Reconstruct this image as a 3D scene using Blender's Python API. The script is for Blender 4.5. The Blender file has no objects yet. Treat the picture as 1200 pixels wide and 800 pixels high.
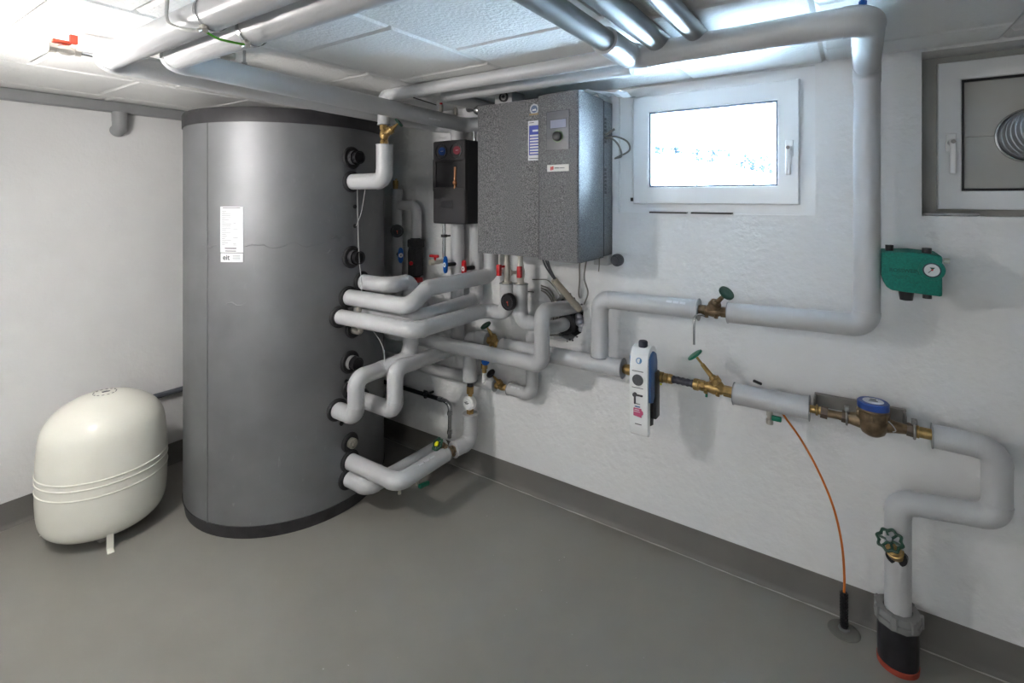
import bpy, bmesh, math, random
from mathutils import Vector as V, Matrix
random.seed(7)
S = bpy.context.scene
COL = S.collection
PI = math.pi

# ------------------------------------------------------------------ camera
cd = bpy.data.cameras.new('camera'); cam = bpy.data.objects.new('camera', cd); COL.objects.link(cam)
cam.location = (0, 0, 1.6); cam.rotation_euler = (PI/2, 0, math.atan2(588, 864))
cd.sensor_width = 36; cd.lens = 17.64; cd.shift_y = -0.14; cd.clip_start = 0.02; cd.clip_end = 500
S.camera = cam
# ------------------------------------------------------------------ world, exposure
w = bpy.data.worlds.new('overcast'); S.world = w; w.use_nodes = True
bg = w.node_tree.nodes['Background']; bg.inputs[0].default_value = (.58, .79, 1, 1); bg.inputs[1].default_value = 85
S.cycles.sample_clamp_indirect = 0
S.view_settings.view_transform = 'Standard'; S.view_settings.look = 'None'
S.view_settings.exposure = 0.42; S.view_settings.gamma = 1; S.view_settings.use_curve_mapping = False
LAMP_POWER = 575.0      # emission of the left strip tube; the added fill takes a share
# daylight portal in the clear window (sampling aid for the sky)
pl = bpy.data.lights.new('window_portal', 'AREA'); pl.shape = 'RECTANGLE'; pl.size = .535; pl.size_y = .35
pl.cycles.is_portal = True
po = bpy.data.objects.new('window_portal', pl); COL.objects.link(po)
po.location = (-.525, 2.345, 1.826); po.rotation_euler = (-PI/2, 0, 0)

# ------------------------------------------------------------------ materials
MATS = {}
def mat(name, col, rough=.5, metal=0., bump=0., bscale=200., var=0., vscale=3., emit=0., spec=.5, detail=4, col2=None, thr=None, coat=0., bdist=.002):
    if name in MATS: return MATS[name]
    m = bpy.data.materials.new(name); m.use_nodes = True; nt = m.node_tree; N = nt.nodes; L = nt.links
    b = N['Principled BSDF']; c = (*col, 1)
    b.inputs['Base Color'].default_value = c; b.inputs['Roughness'].default_value = rough
    b.inputs['Metallic'].default_value = metal; b.inputs['Specular IOR Level'].default_value = spec
    b.inputs['Coat Weight'].default_value = coat
    tc = N.new('ShaderNodeTexCoord')
    if var or col2:
        n = N.new('ShaderNodeTexNoise'); n.inputs['Scale'].default_value = vscale; n.inputs['Detail'].default_value = detail
        L.new(tc.outputs['Object'], n.inputs['Vector'])
        r = N.new('ShaderNodeValToRGB')
        lo, hi = thr or (.3, .7)
        r.color_ramp.elements[0].position = lo; r.color_ramp.elements[1].position = hi
        c2 = col2 or tuple(min(1, x*(1+var)) for x in col); c1 = col if col2 else tuple(x*(1-var) for x in col)
        r.color_ramp.elements[0].color = (*c1, 1); r.color_ramp.elements[1].color = (*c2, 1)
        L.new(n.outputs['Fac'], r.inputs[0]); L.new(r.outputs[0], b.inputs['Base Color'])
    if bump:
        n2 = N.new('ShaderNodeTexNoise'); n2.inputs['Scale'].default_value = bscale; n2.inputs['Detail'].default_value = 5
        L.new(tc.outputs['Object'], n2.inputs['Vector'])
        bp = N.new('ShaderNodeBump'); bp.inputs['Strength'].default_value = bump; bp.inputs['Distance'].default_value = bdist
        L.new(n2.outputs['Fac'], bp.inputs['Height']); L.new(bp.outputs[0], b.inputs['Normal'])
    if emit:
        b.inputs['Emission Color'].default_value = c; b.inputs['Emission Strength'].default_value = emit
    MATS[name] = m
    return m
WALL = mat('wall_plaster', (.76, .755, .75), .85, bump=.6, bscale=45, var=.02, vscale=2, bdist=.004)
WALLR = mat('rough_plaster', (.76, .76, .76), .85, bump=.9, bscale=38, var=.02, vscale=2, bdist=.0045)
CEIL = mat('ceiling_board', (.82, .815, .80), .9, bump=1.0, bscale=75, bdist=.004)
CEILB = mat('ceiling_slab', (.74, .74, .73), .9)
FLOOR = mat('painted_floor', (.25, .24, .218), .42, bump=.25, bscale=18, var=.06, vscale=2.2, spec=.4)
BASE = mat('painted_skirting', (.155, .148, .135), .6, bump=.5, bscale=35, var=.08, vscale=4)
JACK = mat('pipe_jacket', (.50, .505, .515), .36, var=.015, vscale=4)
JACKD = mat('grey_pipe', (.24, .25, .26), .3, var=.03, vscale=3)
JSEAM = mat('jacket_end', (.30, .31, .32), .5)
TANKM = mat('tank_jacket', (.205, .208, .216), .52, metal=.55, bump=1.0, bscale=5, var=.12, vscale=3.5, spec=.5)
TANKB = mat('tank_band', (.028, .027, .030), .5, bump=.6, bscale=20, var=.3, vscale=12)
ROS = mat('rubber_rosette', (.016, .016, .018), .6)
BLK = mat('black_plastic', (.012, .012, .014), .38)
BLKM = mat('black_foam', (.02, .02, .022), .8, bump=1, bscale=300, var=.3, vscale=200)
CREAM = mat('cream_enamel', (.80, .785, .70), .25, spec=.5, var=.01)
GALV = mat('grey_pvc', (.30, .305, .31), .4)
BRASS = mat('brass', (.42, .28, .11), .34, metal=.85, var=.2, vscale=60, bump=.15, bscale=150)
BRONZE = mat('aged_bronze', (.23, .165, .10), .42, metal=.75, var=.3, vscale=40, bump=.3, bscale=120)
NICK = mat('nickel', (.55, .52, .47), .36, metal=.75)
STEEL = mat('steel', (.50, .51, .52), .25, metal=.95)
DSTEEL = mat('dull_steel', (.30, .29, .28), .45, metal=.7)
CAB = mat('speckled_cabinet', (.045, .045, .048), .6, metal=0, col2=(.25, .25, .255), vscale=360, detail=2, thr=(.42, .62), bump=.15, bscale=500)
PANEL = mat('control_panel', (.085, .09, .10), .35)
LCD = mat('display_screen', (.30, .31, .40), .12)
WHT = mat('white_plastic', (.80, .81, .81), .3)
PVC = mat('window_upvc', (.78, .79, .80), .28)
PAPER = mat('label_paper', (.66, .67, .69), .7, spec=.2)
INK = mat('ink', (.06, .06, .07), .6)
GINK = mat('grey_ink', (.10, .10, .12), .6)
BLUEP = mat('blue_print', (.03, .05, .35), .5)
GREEN = mat('green_valve_plastic', (.0, .16, .09), .4)
DGREEN = mat('dark_green_enamel', (.012, .06, .035), .4)
TEAL = mat('green_foam_casing', (.0, .17, .125), .7, bump=1, bscale=260, var=.18, vscale=150)
TEALD = mat('green_emboss', (.0, .085, .065), .7)
RED = mat('red_plastic', (.50, .015, .02), .35)
REDL = mat('red_lever', (.75, .09, .04), .4)
BLUE = mat('blue_plastic', (.0, .10, .45), .35)
DBLUE = mat('device_blue', (.045, .13, .33), .35)
NAVY = mat('navy_cap', (.03, .035, .06), .5)
HOSE = mat('rubber_hose', (.03, .03, .045), .45)
PINK = mat('pink_sticker', (.55, .09, .20), .5)
ORANGE = mat('orange_cable', (.62, .16, .015), .4)
YEL = mat('yellow_plastic', (.72, .72, .02), .4)
GYEL = mat('earth_green', (.10, .42, .03), .4)
CAB_W = mat('grey_cable', (.22, .21, .19), .5)
WIREW = mat('thin_pale_wire', (.45, .45, .45), .5)
BEIGE = mat('beige_conduit', (.40, .36, .29), .5)
REDB = mat('red_oxide', (.35, .05, .025), .6)
CONC = mat('grey_collar', (.22, .22, .22), .7, bump=.5, bscale=60)
SNOW = mat('snow', (.86, .88, .90), .8, var=.05, vscale=1.2)
BARK = mat('bare_twigs', (.014, .018, .022), .9, spec=0)
COPPER = mat('copper', (.50, .22, .10), .4, metal=.4)
FOILM = mat('clear_foil', (.75, .77, .80), .2)
GLASSP = None
def glass():
    m = bpy.data.materials.new('window_glass'); m.use_nodes = True; nt = m.node_tree; N = nt.nodes; L = nt.links
    N.remove(N['Principled BSDF']); o = N['Material Output']
    t = N.new('ShaderNodeBsdfTransparent'); t.inputs[0].default_value = (.95, .97, .97, 1)
    g = N.new('ShaderNodeBsdfGlossy'); g.inputs['Roughness'].default_value = .02
    fr = N.new('ShaderNodeFresnel'); fr.inputs[0].default_value = 1.45
    mx = N.new('ShaderNodeMixShader'); L.new(fr.outputs[0], mx.inputs[0]); L.new(t.outputs[0], mx.inputs[1]); L.new(g.outputs[0], mx.inputs[2])
    L.new(mx.outputs[0], o.inputs[0]); return m
GLASS = glass()
TUBE_E = mat('lit_tube', (1, .96, .93), .5, emit=LAMP_POWER)

def add_scratches(m, amt=.35):
    nt = m.node_tree; N = nt.nodes; L = nt.links; b = N['Principled BSDF']
    src = b.inputs['Base Color'].links[0].from_socket
    tc = N.new('ShaderNodeTexCoord'); mp = N.new('ShaderNodeMapping'); mp.inputs['Scale'].default_value = (14, 14, 3.2); mp.inputs['Rotation'].default_value = (.5, .3, 0)
    n = N.new('ShaderNodeTexNoise'); n.inputs['Scale'].default_value = 3; n.inputs['Detail'].default_value = 9; n.inputs['Roughness'].default_value = .7
    n2 = N.new('ShaderNodeTexNoise'); n2.inputs['Scale'].default_value = 1.6
    r1 = N.new('ShaderNodeValToRGB'); r1.color_ramp.elements[0].position = .62; r1.color_ramp.elements[1].position = .74
    r2 = N.new('ShaderNodeValToRGB'); r2.color_ramp.elements[0].position = .48; r2.color_ramp.elements[1].position = .62
    mu = N.new('ShaderNodeMath'); mu.operation = 'MULTIPLY'; m2 = N.new('ShaderNodeMath'); m2.operation = 'MULTIPLY'; m2.inputs[1].default_value = amt
    mx = N.new('ShaderNodeMix'); mx.data_type = 'RGBA'; mx.inputs[7].default_value = (.5, .5, .5, 1)
    L.new(tc.outputs['Object'], mp.inputs[0]); L.new(mp.outputs[0], n.inputs['Vector']); L.new(tc.outputs['Object'], n2.inputs['Vector'])
    L.new(n.outputs['Fac'], r1.inputs[0]); L.new(n2.outputs['Fac'], r2.inputs[0]); L.new(r1.outputs[0], mu.inputs[0]); L.new(r2.outputs[0], mu.inputs[1])
    L.new(mu.outputs[0], m2.inputs[0]); L.new(m2.outputs[0], mx.inputs[0]); L.new(src, mx.inputs[6]); L.new(mx.outputs[2], b.inputs['Base Color'])
add_scratches(TANKM); add_scratches(FLOOR, .12)

# ------------------------------------------------------------------ mesh helper
def frame(d):
    d = V(d).normalized(); a = V((0, 0, 1)) if abs(d.z) < .95 else V((0, 1, 0))
    x = d.cross(a).normalized(); y = d.cross(x).normalized(); return d, x, y
class M:
    def __init__(s): s.bm = bmesh.new()
    def rings(s, rs, closed=True, caps=True):
        R = [[s.bm.verts.new(p) for p in r] for r in rs]; n = len(R[0])
        for a, b in zip(R, R[1:]):
            for i in range(n if closed else n-1):
                j = (i+1) % n
                try: s.bm.faces.new((a[i], a[j], b[j], b[i]))
                except ValueError: pass
        if caps:
            for r in (R[0], R[-1]):
                try: s.bm.faces.new(r)
                except ValueError: pass
        return s
    def lathe(s, o, d, prof, seg=24, caps=True):
        d, x, y = frame(d); o = V(o)
        return s.rings([[o + d*t + (x*math.cos(2*PI*i/seg) + y*math.sin(2*PI*i/seg))*max(r, 1e-5) for i in range(seg)] for t, r in prof], caps=caps)
    def cyl(s, a, b, r, r2=None, seg=24):
        a = V(a); b = V(b); return s.lathe(a, b-a, [(0, r), ((b-a).length, r if r2 is None else r2)], seg)
    def hexn(s, a, b, r): return s.cyl(a, b, r, seg=6)
    def ball(s, c, r, seg=16, sc=(1, 1, 1)):
        m = Matrix.Translation(V(c)) @ Matrix.Diagonal((*[r*k for k in sc], 1))
        bmesh.ops.create_uvsphere(s.bm, u_segments=seg, v_segments=seg//2+2, radius=1, matrix=m); return s
    def box(s, c, size, rot=None, bev=0, bs=2):
        t = bmesh.new(); bmesh.ops.create_cube(t, size=1)
        bmesh.ops.scale(t, vec=V(size), verts=t.verts)
        if bev: bmesh.ops.bevel(t, geom=list(t.edges), offset=bev, segments=bs, affect='EDGES', profile=.5)
        m = Matrix.Translation(V(c)) @ (rot.to_4x4() if rot else Matrix.Identity(4))
        bmesh.ops.transform(t, matrix=m, verts=t.verts)
        me = bpy.data.meshes.new('t'); t.to_mesh(me); t.free(); s.bm.from_mesh(me); bpy.data.meshes.remove(me); return s
    def bx(s, x0, x1, y0, y1, z0, z1, bev=0, bs=2):
        return s.box(((x0+x1)/2, (y0+y1)/2, (z0+z1)/2), (x1-x0, y1-y0, z1-z0), None, bev, bs)
    def path(s, pts, r, seg=12, caps=True):
        pts = [V(p) for p in pts]; rs = []; d0 = (pts[1]-pts[0]).normalized(); _, x, y = frame(d0)
        for i, p in enumerate(pts):
            if i == 0: d = d0
            elif i == len(pts)-1: d = (pts[-1]-pts[-2]).normalized()
            else: d = ((pts[i]-pts[i-1]).normalized() + (pts[i+1]-pts[i]).normalized()).normalized()
            x = (x - d*x.dot(d)).normalized(); y = d.cross(x)
            rr = r[i] if isinstance(r, (list, tuple)) else r
            rs.append([p + (x*math.cos(2*PI*k/seg) + y*math.sin(2*PI*k/seg))*rr for k in range(seg)])
        return s.rings(rs, caps=caps)
    def torus(s, c, d, R, r, seg=28, s2=8, fn=None):
        d, x, y = frame(d); c = V(c); rs = []
        for i in range(seg+1):
            a = 2*PI*i/seg; e = x*math.cos(a)+y*math.sin(a); RR = R*(fn(a) if fn else 1)
            rs.append([c + e*(RR + r*math.cos(2*PI*k/s2)) + d*(r*math.sin(2*PI*k/s2)) for k in range(s2)])
        return s.rings(rs, caps=False)
    def prism(s, poly, o, u, v, n, t):
        """2D outline on plane o+u*a+v*b, extruded by t along n"""
        o, u, v, n = V(o), V(u), V(v), V(n)
        a = [o+u*p[0]+v*p[1] for p in poly]; return s.rings([a, [q+n*t for q in a]])
    def build(s, name, m, parent=None, ang=.7, kind=None, label=None):
        bmesh.ops.remove_doubles(s.bm, verts=s.bm.verts, dist=1e-6)
        bmesh.ops.recalc_face_normals(s.bm, faces=s.bm.faces)
        o_ = ORG.get(parent.name, V((0, 0, 0))) if parent else None
        if parent is None:
            c = V((0, 0, 0))
            if s.bm.verts:
                xs = [v.co for v in s.bm.verts]
                c = V((sum(p.x for p in xs)/len(xs), sum(p.y for p in xs)/len(xs), min(p.z for p in xs)))
            o_ = c
        for v in s.bm.verts: v.co -= o_
        me = bpy.data.meshes.new(name); s.bm.to_mesh(me); s.bm.free()
        me.materials.append(m)
        for p in me.polygons: p.use_smooth = True
        me.set_sharp_from_angle(angle=ang)
        ob = bpy.data.objects.new(name, me); COL.objects.link(ob)
        if parent: ob.parent = parent; ORG[ob.name] = o_
        else: ob.location = o_; ORG[ob.name] = o_
        if kind: ob['kind'] = kind
        if label: ob['label'] = label
        return ob
ORG = {}
def thing(name, label, cat, loc, group=None):
    o = bpy.data.objects.new(name, None); COL.objects.link(o); o.location = loc; o.empty_display_size = .05
    o['label'] = label; o['category'] = cat
    if group: o['group'] = group
    ORG[o.name] = V(loc); return o
def tag(o, label, cat, group=None):
    o['label'] = label; o['category'] = cat
    if group: o['group'] = group
    return o
def struct(o): o['kind'] = 'structure'; return o
def spline(pts, n=8):
    pts = [V(p) for p in pts]; P = [pts[0]*2-pts[1]] + pts + [pts[-1]*2-pts[-2]]; out = []
    for i in range(1, len(P)-2):
        a, b, c, d = P[i-1:i+3]
        for k in range(n):
            t = k/n; out.append(.5*((2*b)+(c-a)*t+(2*a-5*b+4*c-d)*t*t+(3*b-a-3*c+d)*t**3))
    return out+[pts[-1]]
def text(s, size, o, u, v, m, name, parent, depth=.0006, wrap=None, align='LEFT', bold=0):
    """flat lettering: origin o, reading direction u, up v"""
    c = bpy.data.curves.new('txt', 'FONT'); c.body = s; c.size = size; c.align_x = align; c.extrude = 0; c.offset = bold
    t = bpy.data.objects.new('txt', c); COL.objects.link(t)
    dg = bpy.context.evaluated_depsgraph_get(); me = bpy.data.meshes.new_from_object(t.evaluated_get(dg))
    bpy.data.objects.remove(t)
    g = M(); g.bm.from_mesh(me); bpy.data.meshes.remove(me)
    o, u, v = V(o), V(u).normalized(), V(v).normalized(); n = u.cross(v)
    for q in g.bm.verts: q.co = wrap(q.co.x, q.co.y) if wrap else o + u*q.co.x + v*q.co.y + n*depth
    return g.build(name, m, parent)

# ================================================================== ROOM SHELL
X0, Y0, ZC, X1, YB = -3.40, 2.31, 2.13, 1.60, -1.9
struct(M().bx(X0-.2, X1+.2, YB-.2, Y0+.25, -.2, 0).build('floor', FLOOR))
struct(M().bx(X0-.2, X0, YB-.2, Y0+.25, 0, 2.4).build('wall_left', WALL))
struct(M().bx(X1, X1+.2, YB-.2, Y0+.25, 0, 2.4).build('wall_right', WALL))
struct(M().bx(X0, X1, YB-.2, YB, 0, 2.4).build('wall_front', WALL))
# rear wall with its two window openings and the ragged pipe breakthrough
HX, HZ = -1.225, .985
hole = []
for i in range(40):
    a = 2*PI*i/40; k = 1 + random.uniform(-.07, .07)
    hole.append((HX + .095*math.cos(a)*k, HZ + .118*math.sin(a)*k))
W1 = (-.944, -.125, 1.531, 2.127); W2 = (.202, 1.02, 1.536, 2.122)
def curve_wall():
    c = bpy.data.curves.new('wall_rear', 'CURVE'); c.dimensions = '2D'; c.fill_mode = 'BOTH'; c.extrude = .07
    def sp(pts):
        s_ = c.splines.new('POLY'); s_.points.add(len(pts)-1)
        for p, q in zip(s_.points, pts): p.co = (q[0], q[1], 0, 1)
        s_.use_cyclic_u = True
    sp([(X0, 0), (X1, 0), (X1, 2.4), (X0, 2.4)])
    for a in (W1, W2): sp([(a[0], a[2]), (a[1], a[2]), (a[1], a[3]), (a[0], a[3])])
    sp(hole)
    t = bpy.data.objects.new('t', c); COL.objects.link(t)
    me = bpy.data.meshes.new_from_object(t.evaluated_get(bpy.context.evaluated_depsgraph_get())); bpy.data.objects.remove(t)
    g = M(); g.bm.from_mesh(me)
    for v in g.bm.verts: v.co = V((v.co.x, Y0+.07 - v.co.z, v.co.y))
    return g.build('wall_rear', WALLR, ang=.5)
struct(curve_wall())
# breakthrough: dark foam plug, added to close off the daylight behind the hole
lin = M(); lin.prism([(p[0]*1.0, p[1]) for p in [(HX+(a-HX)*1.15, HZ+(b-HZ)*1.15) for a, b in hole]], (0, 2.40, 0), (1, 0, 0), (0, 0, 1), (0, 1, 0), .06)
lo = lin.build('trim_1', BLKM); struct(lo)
# broken plaster rim around the hole
rim = M()
for i in range(0, 40):
    if random.random() < .25:
        a, b = hole[i]; k = random.uniform(1.0, 1.12)
        rim.ball((HX+(a-HX)*k, 2.309, HZ+(b-HZ)*k), random.uniform(.003, .006), 6, (1.6, .3, 1))
struct(rim.build('trim_2', mat('dark_mortar', (.10, .10, .11), .9)))
# ceiling slab and its boards
ceil = M().bx(X0-.2, X1+.2, YB-.2, Y0+.25, ZC+.012, 2.4).build('ceiling', CEILB); struct(ceil)
edges = [X0, -3.21, -2.70, -2.20, -1.70, -1.19, -.60, -.09, .41, .91, 1.41, X1]
offs = {-3.21: .93, -2.70: .57, -2.20: 1.42, -1.70: 1.08, -1.19: 1.37, -.60: .95, -.09: 2.11, .41: 2.2}
for a, b in zip(edges, edges[1:]):
    o0 = offs.get(a, 1.0) % .5; ys = [YB]; y = YB + ((o0 - YB) % .5)
    while y < Y0 - .02:
        if y > YB+.02: ys.append(y)
        y += .5
    ys.append(Y0)
    for c, d in zip(ys, ys[1:]):
        g = M(); e = .0012; k = .011
        def rr(i, z): return [(a+i, c+i, z), (b-i, c+i, z), (b-i, d-i, z), (a+i, d-i, z)]
        g.rings([rr(e, ZC+.013), rr(e, ZC+.010), rr(e+k, ZC)])
        g.build('ceiling_panel', CEIL, ceil, ang=.3)
# painted skirting bands with cove
def skirting(name, p0, p1, n):
    g = M(); n = V(n); prof = [(0, 0), (.020, .0), (.008, .010), (.004, .022), (.003, .124), (0, .124)]
    A = [V(p0)+n*a+V((0, 0, z)) for a, z in prof]; B = [V(p1)+n*a+V((0, 0, z)) for a, z in prof]
    g.rings([A, B]); struct(g.build(name, BASE, ang=.6))
skirting('baseboard_left', (X0, YB, 0), (X0, Y0, 0), (1, 0, 0))
skirting('baseboard_rear', (X0, Y0, 0), (X1, Y0, 0), (0, -1, 0))
skirting('baseboard_right', (X1, YB, 0), (X1, Y0, 0), (-1, 0, 0))
skirting('baseboard_front', (X0, YB, 0), (X1, YB, 0), (0, 1, 0))

bead = []
for i in range(140):
    bead.append((X0+.02+(X1-X0-.04)*i/139, Y0-.021+random.uniform(-.0012, .0012), .0006))
struct(M().path(bead, [random.uniform(.0012, .0030) for _ in bead], 6).build('trim_3', mat('pale_joint_line', (.42, .41, .38), .6)))  # thin pale line of uneven width along the rear floor joint

# ================================================================== WINDOWS
def ringbox(g, x0, x1, z0, z1, w_, ya, yb, bev=.003):
    """mitred rectangular ring"""
    def L(i, y): return [V((x0+i, y, z0+i)), V((x1-i, y, z0+i)), V((x1-i, y, z1-i)), V((x0+i, y, z1-i))]
    seq = [L(0, yb), L(0, ya+bev), L(bev, ya), L(w_-bev, ya), L(w_, ya+bev), L(w_, yb)]
    R = [[g.bm.verts.new(p) for p in r] for r in seq]; R.append(R[0])
    for a, b in zip(R, R[1:]):
        for i in range(4): g.bm.faces.new((a[i], a[(i+1) % 4], b[(i+1) % 4], b[i]))
    return g
def window_handle(parent, x, y, z0, z1, lock):
    g = M().box((x, y-.004, z1), (.030, .008, .068), None, .0039, 3); h = g.build('window_handle', WHT, parent)
    M().cyl((x, y-.008, z1), (x, y-.045, z1), .011).box((x, y-.048, (z0+z1)/2), (.019, .016, z1-z0+.02), None, .006, 3).build('handle_grip', WHT, h)
    M().cyl((x, y-.056, z1), (x, y-.0585, z1), .007).build('lock_button', lock, h)
# window 1 (clear)
w1 = struct(bpy.data.objects.new('window_1', None)); COL.objects.link(w1); w1.location = (-.535, 2.35, 1.531); ORG['window_1'] = V(w1.location)
ringbox(M(), W1[0]-.003, W1[1]+.003, W1[2]-.003, W1[3]+.003, .075, 2.328, 2.42).build('window_frame', PVC, w1, .4)
sash = ringbox(M(), -.871, -.179, 1.573, 2.079, .078, 2.306, 2.385, .004).build('window_sash', PVC, w1, .4)
ringbox(M(), -.794, -.256, 1.650, 2.002, .008, 2.312, 2.352, .0015).build('glazing_seal', mat('dark_seal', (.10, .13, .19), .6), sash, .4)
M().bx(-.788, -.262, 2.335, 2.339, 1.656, 1.996).build('window_pane', GLASS, sash)
window_handle(w1, -.214, 2.306, 1.70, 1.80, DSTEEL)
M().cyl((-.876, 2.312, 1.985), (-.876, 2.312, 2.045), .006).build('hinge', PVC, w1)
M().cyl((-.878, 2.312, 1.585), (-.878, 2.312, 1.602), .007).build('hinge', BLK, w1, label='small dark lower hinge pin')
M().bx(-.79, -.62, 2.302, 2.33, 1.530, 1.5365).bx(-.60, -.43, 2.300, 2.33, 1.530, 1.5375).build('sill_dark_gap', BLK, w1)  # dark gap beneath the frame, put in as black strips
# window 2 (blanked with boards, duct through it)
w2 = struct(bpy.data.objects.new('window_2', None)); COL.objects.link(w2); w2.location = (.6, 2.42, 1.536); ORG['window_2'] = V(w2.location)
PVC2 = PVC
ringbox(M(), .2558, .966, 1.559, 2.092, .066, 2.40, 2.48).build('window_frame', PVC, w2, .4)
ringbox(M(), .318, .904, 1.622, 2.030, .012, 2.412, 2.46, .002).build('glazing_seal', BLK, w2, .4)
BOARD = mat('grey_board', (.42, .42, .40), .6, var=.05, vscale=5)
M().bx(.330, .892, 2.425, 2.44, 1.820, 2.018, .0008, 1).build('infill_board', BOARD, w2)
M().bx(.330, .892, 2.425, 2.44, 1.634, 1.8185, .0008, 1).build('infill_board', BOARD, w2)
M().bx(.18, 1.03, 2.445, 2.52, 1.50, 2.16).build('outer_panel', BOARD, w2)
window_handle(w2, .292, 2.40, 1.695, 1.80, DSTEEL)
g = M()
for k in range(7): g.ball((.225+.02*k, 2.335+random.uniform(-.01, .02), 1.541), .018, 8, (1.1, .8, .35))
g.build('mortar_crumbs', mat('loose_mortar', (.5, .5, .5), .9, bump=1, bscale=80), w2, kind='stuff')

# outside: snowy slope and shrubs
def slope(x, y):
    d = max(0, y-2.6); r = x*.827+y*.5627
    base = 1.25 + .014*d
    h = 3.9 - .24*(x+7)
    return base + max(0, min(9, h-1.7)) * min(1, (d/36)**1.5)
g = M(); nx, ny = 60, 40; grid = []
for j in range(ny+1):
    y = 2.57 + (j/ny)**2*110
    grid.append([g.bm.verts.new((-120+240*i/nx, y, slope(-120+240*i/nx, y))) for i in range(nx+1)])
for j in range(ny):
    for i in range(nx): g.bm.faces.new((grid[j][i], grid[j][i+1], grid[j+1][i+1], grid[j+1][i]))
struct(g.build('ground_outside', SNOW))
SH = ['thin frosted shrub at the left end of the far tree line', 'second low frosted shrub on the snowy slope', 'pale twiggy shrub left of the middle of the window view',
      'bushy tree in the middle of the window view', 'tallest blue-grey tree right of centre in the window view', 'slim bare shrub between the two larger trees', 'dark twiggy tree near the right of the glass',
      'low bare shrub at the right edge of the glass', 'small distant shrub on the crest behind the fence']
for k, (x, y, zt, h_, wd) in enumerate([(-12.1, 37, 5.4, .6, .5), (-10.8, 37, 5.3, .5, .6), (-9.3, 37, 5.2, .9, .9), (-7.3, 37, 4.9, 2.2, .9), (-6.1, 37, 4.5, .9, .6), (-5.6, 37, 4.2, 1.2, .2),
                                        (-5.0, 37, 4.5, 1.6, .5), (-4.5, 37, 4.1, 1.2, .55), (-8.2, 37, 5.0, .8, .5)]):
    z0 = slope(x, y); t = thing('bare_shrub', SH[k], 'shrub', (x, y, z0-.05), 'frosted shrubs on the slope outside')
    M().cyl((x, y, z0-.1), (x, y, zt-.2), .05, .02, 6).build('trunk', BARK, t)
    g = M()
    for i in range(34):
        a = random.uniform(0, 2*PI); rr_ = wd*random.uniform(.05, 1); zz = zt-h_*random.uniform(0, 1)
        g.ball((x+rr_*math.cos(a), y+rr_*math.sin(a), zz), random.uniform(.04, .13), 6, (1, 1, random.uniform(.5, 1.2)))
    g.build('branches', BARK, t, kind='stuff')
# field fence, thin wires on posts
t = thing('field_fence', 'thin wire fence line crossing the snow outside the window', 'fence', (-4, 20, 1.7))
for i in range(8): 
    x = -9+2*i; M().cyl((x, 20, slope(x, 20)-.05), (x, 20, slope(x, 20)+.35), .03, seg=6).build('post', BARK, t)
M().cyl((-9, 20, slope(-9, 20)+.3), (5, 20, slope(5, 20)+.3), .012, seg=4).build('wire', BARK, t)

# ================================================================== LAMPS (one just outside the frame, one added as fill)
def strip_light(label, x, y, m, dz=0, hl=.315):
    t = thing('strip_light', label, 'lamp', (x, y, 2.0))
    M().bx(x-hl-.055, x+hl+.055, y-.05, y+.05, 2.03-dz, 2.075-dz, .006).build('housing', WHT, t)
    for s_ in (.015-hl, hl-.015): M().cyl((x+s_, y, 2.07-dz), (x+s_, y, 2.131), .006).build('hanger', STEEL, t)
    for s_ in (-hl-.015, hl+.015): M().bx(x+s_-.012, x+s_+.012, y-.02, y+.02, 1.975-dz, 2.035-dz, .003).build('lamp_holder', WHT, t)
    M().cyl((x-hl, y, 1.992-dz), (x+hl, y, 1.992-dz), .013, seg=16).build('lamp_tube', m, t)
strip_light('white fluorescent strip light hanging left of the camera', -2.15, .06, TUBE_E, .14, .125)
strip_light('white fill strip light added behind the camera', -.7, -1.25, mat('fill_tube', (1, .97, .92), .5, emit=LAMP_POWER*.18), .32)  # added fill lamp, an unseen source that lifts the ambient light

# ================================================================== PIPES
def fillet(P, br):
    """straight pieces and arcs of a polyline"""
    P = [V(p) for p in P]; out = []; start = P[0]
    for i in range(1, len(P)-1):
        a, b, c = P[i-1], P[i], P[i+1]; d1 = (b-a).normalized(); d2 = (c-b).normalized()
        ang = d1.angle(d2); R = br
        tl = min(R*math.tan(ang/2), (b-a).length*.49 if i > 1 else (b-a).length*.95, (c-b).length*.49 if i < len(P)-2 else (c-b).length*.95)
        R = tl/math.tan(ang/2)
        s1 = b-d1*tl; s2 = b+d2*tl; ctr = s1 + (d2 - d1*d1.dot(d2)).normalized()*R
        ax = d1.cross(d2).normalized(); n = max(4, int(ang/.16)); arc = []
        for k in range(n+1): arc.append(ctr + (Matrix.Rotation(ang*k/n, 3, ax) @ (s1-ctr)))
        out.append(('s', start, s1)); out.append(('a', arc)); start = s2
    out.append(('s', start, P[-1])); return out
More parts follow.
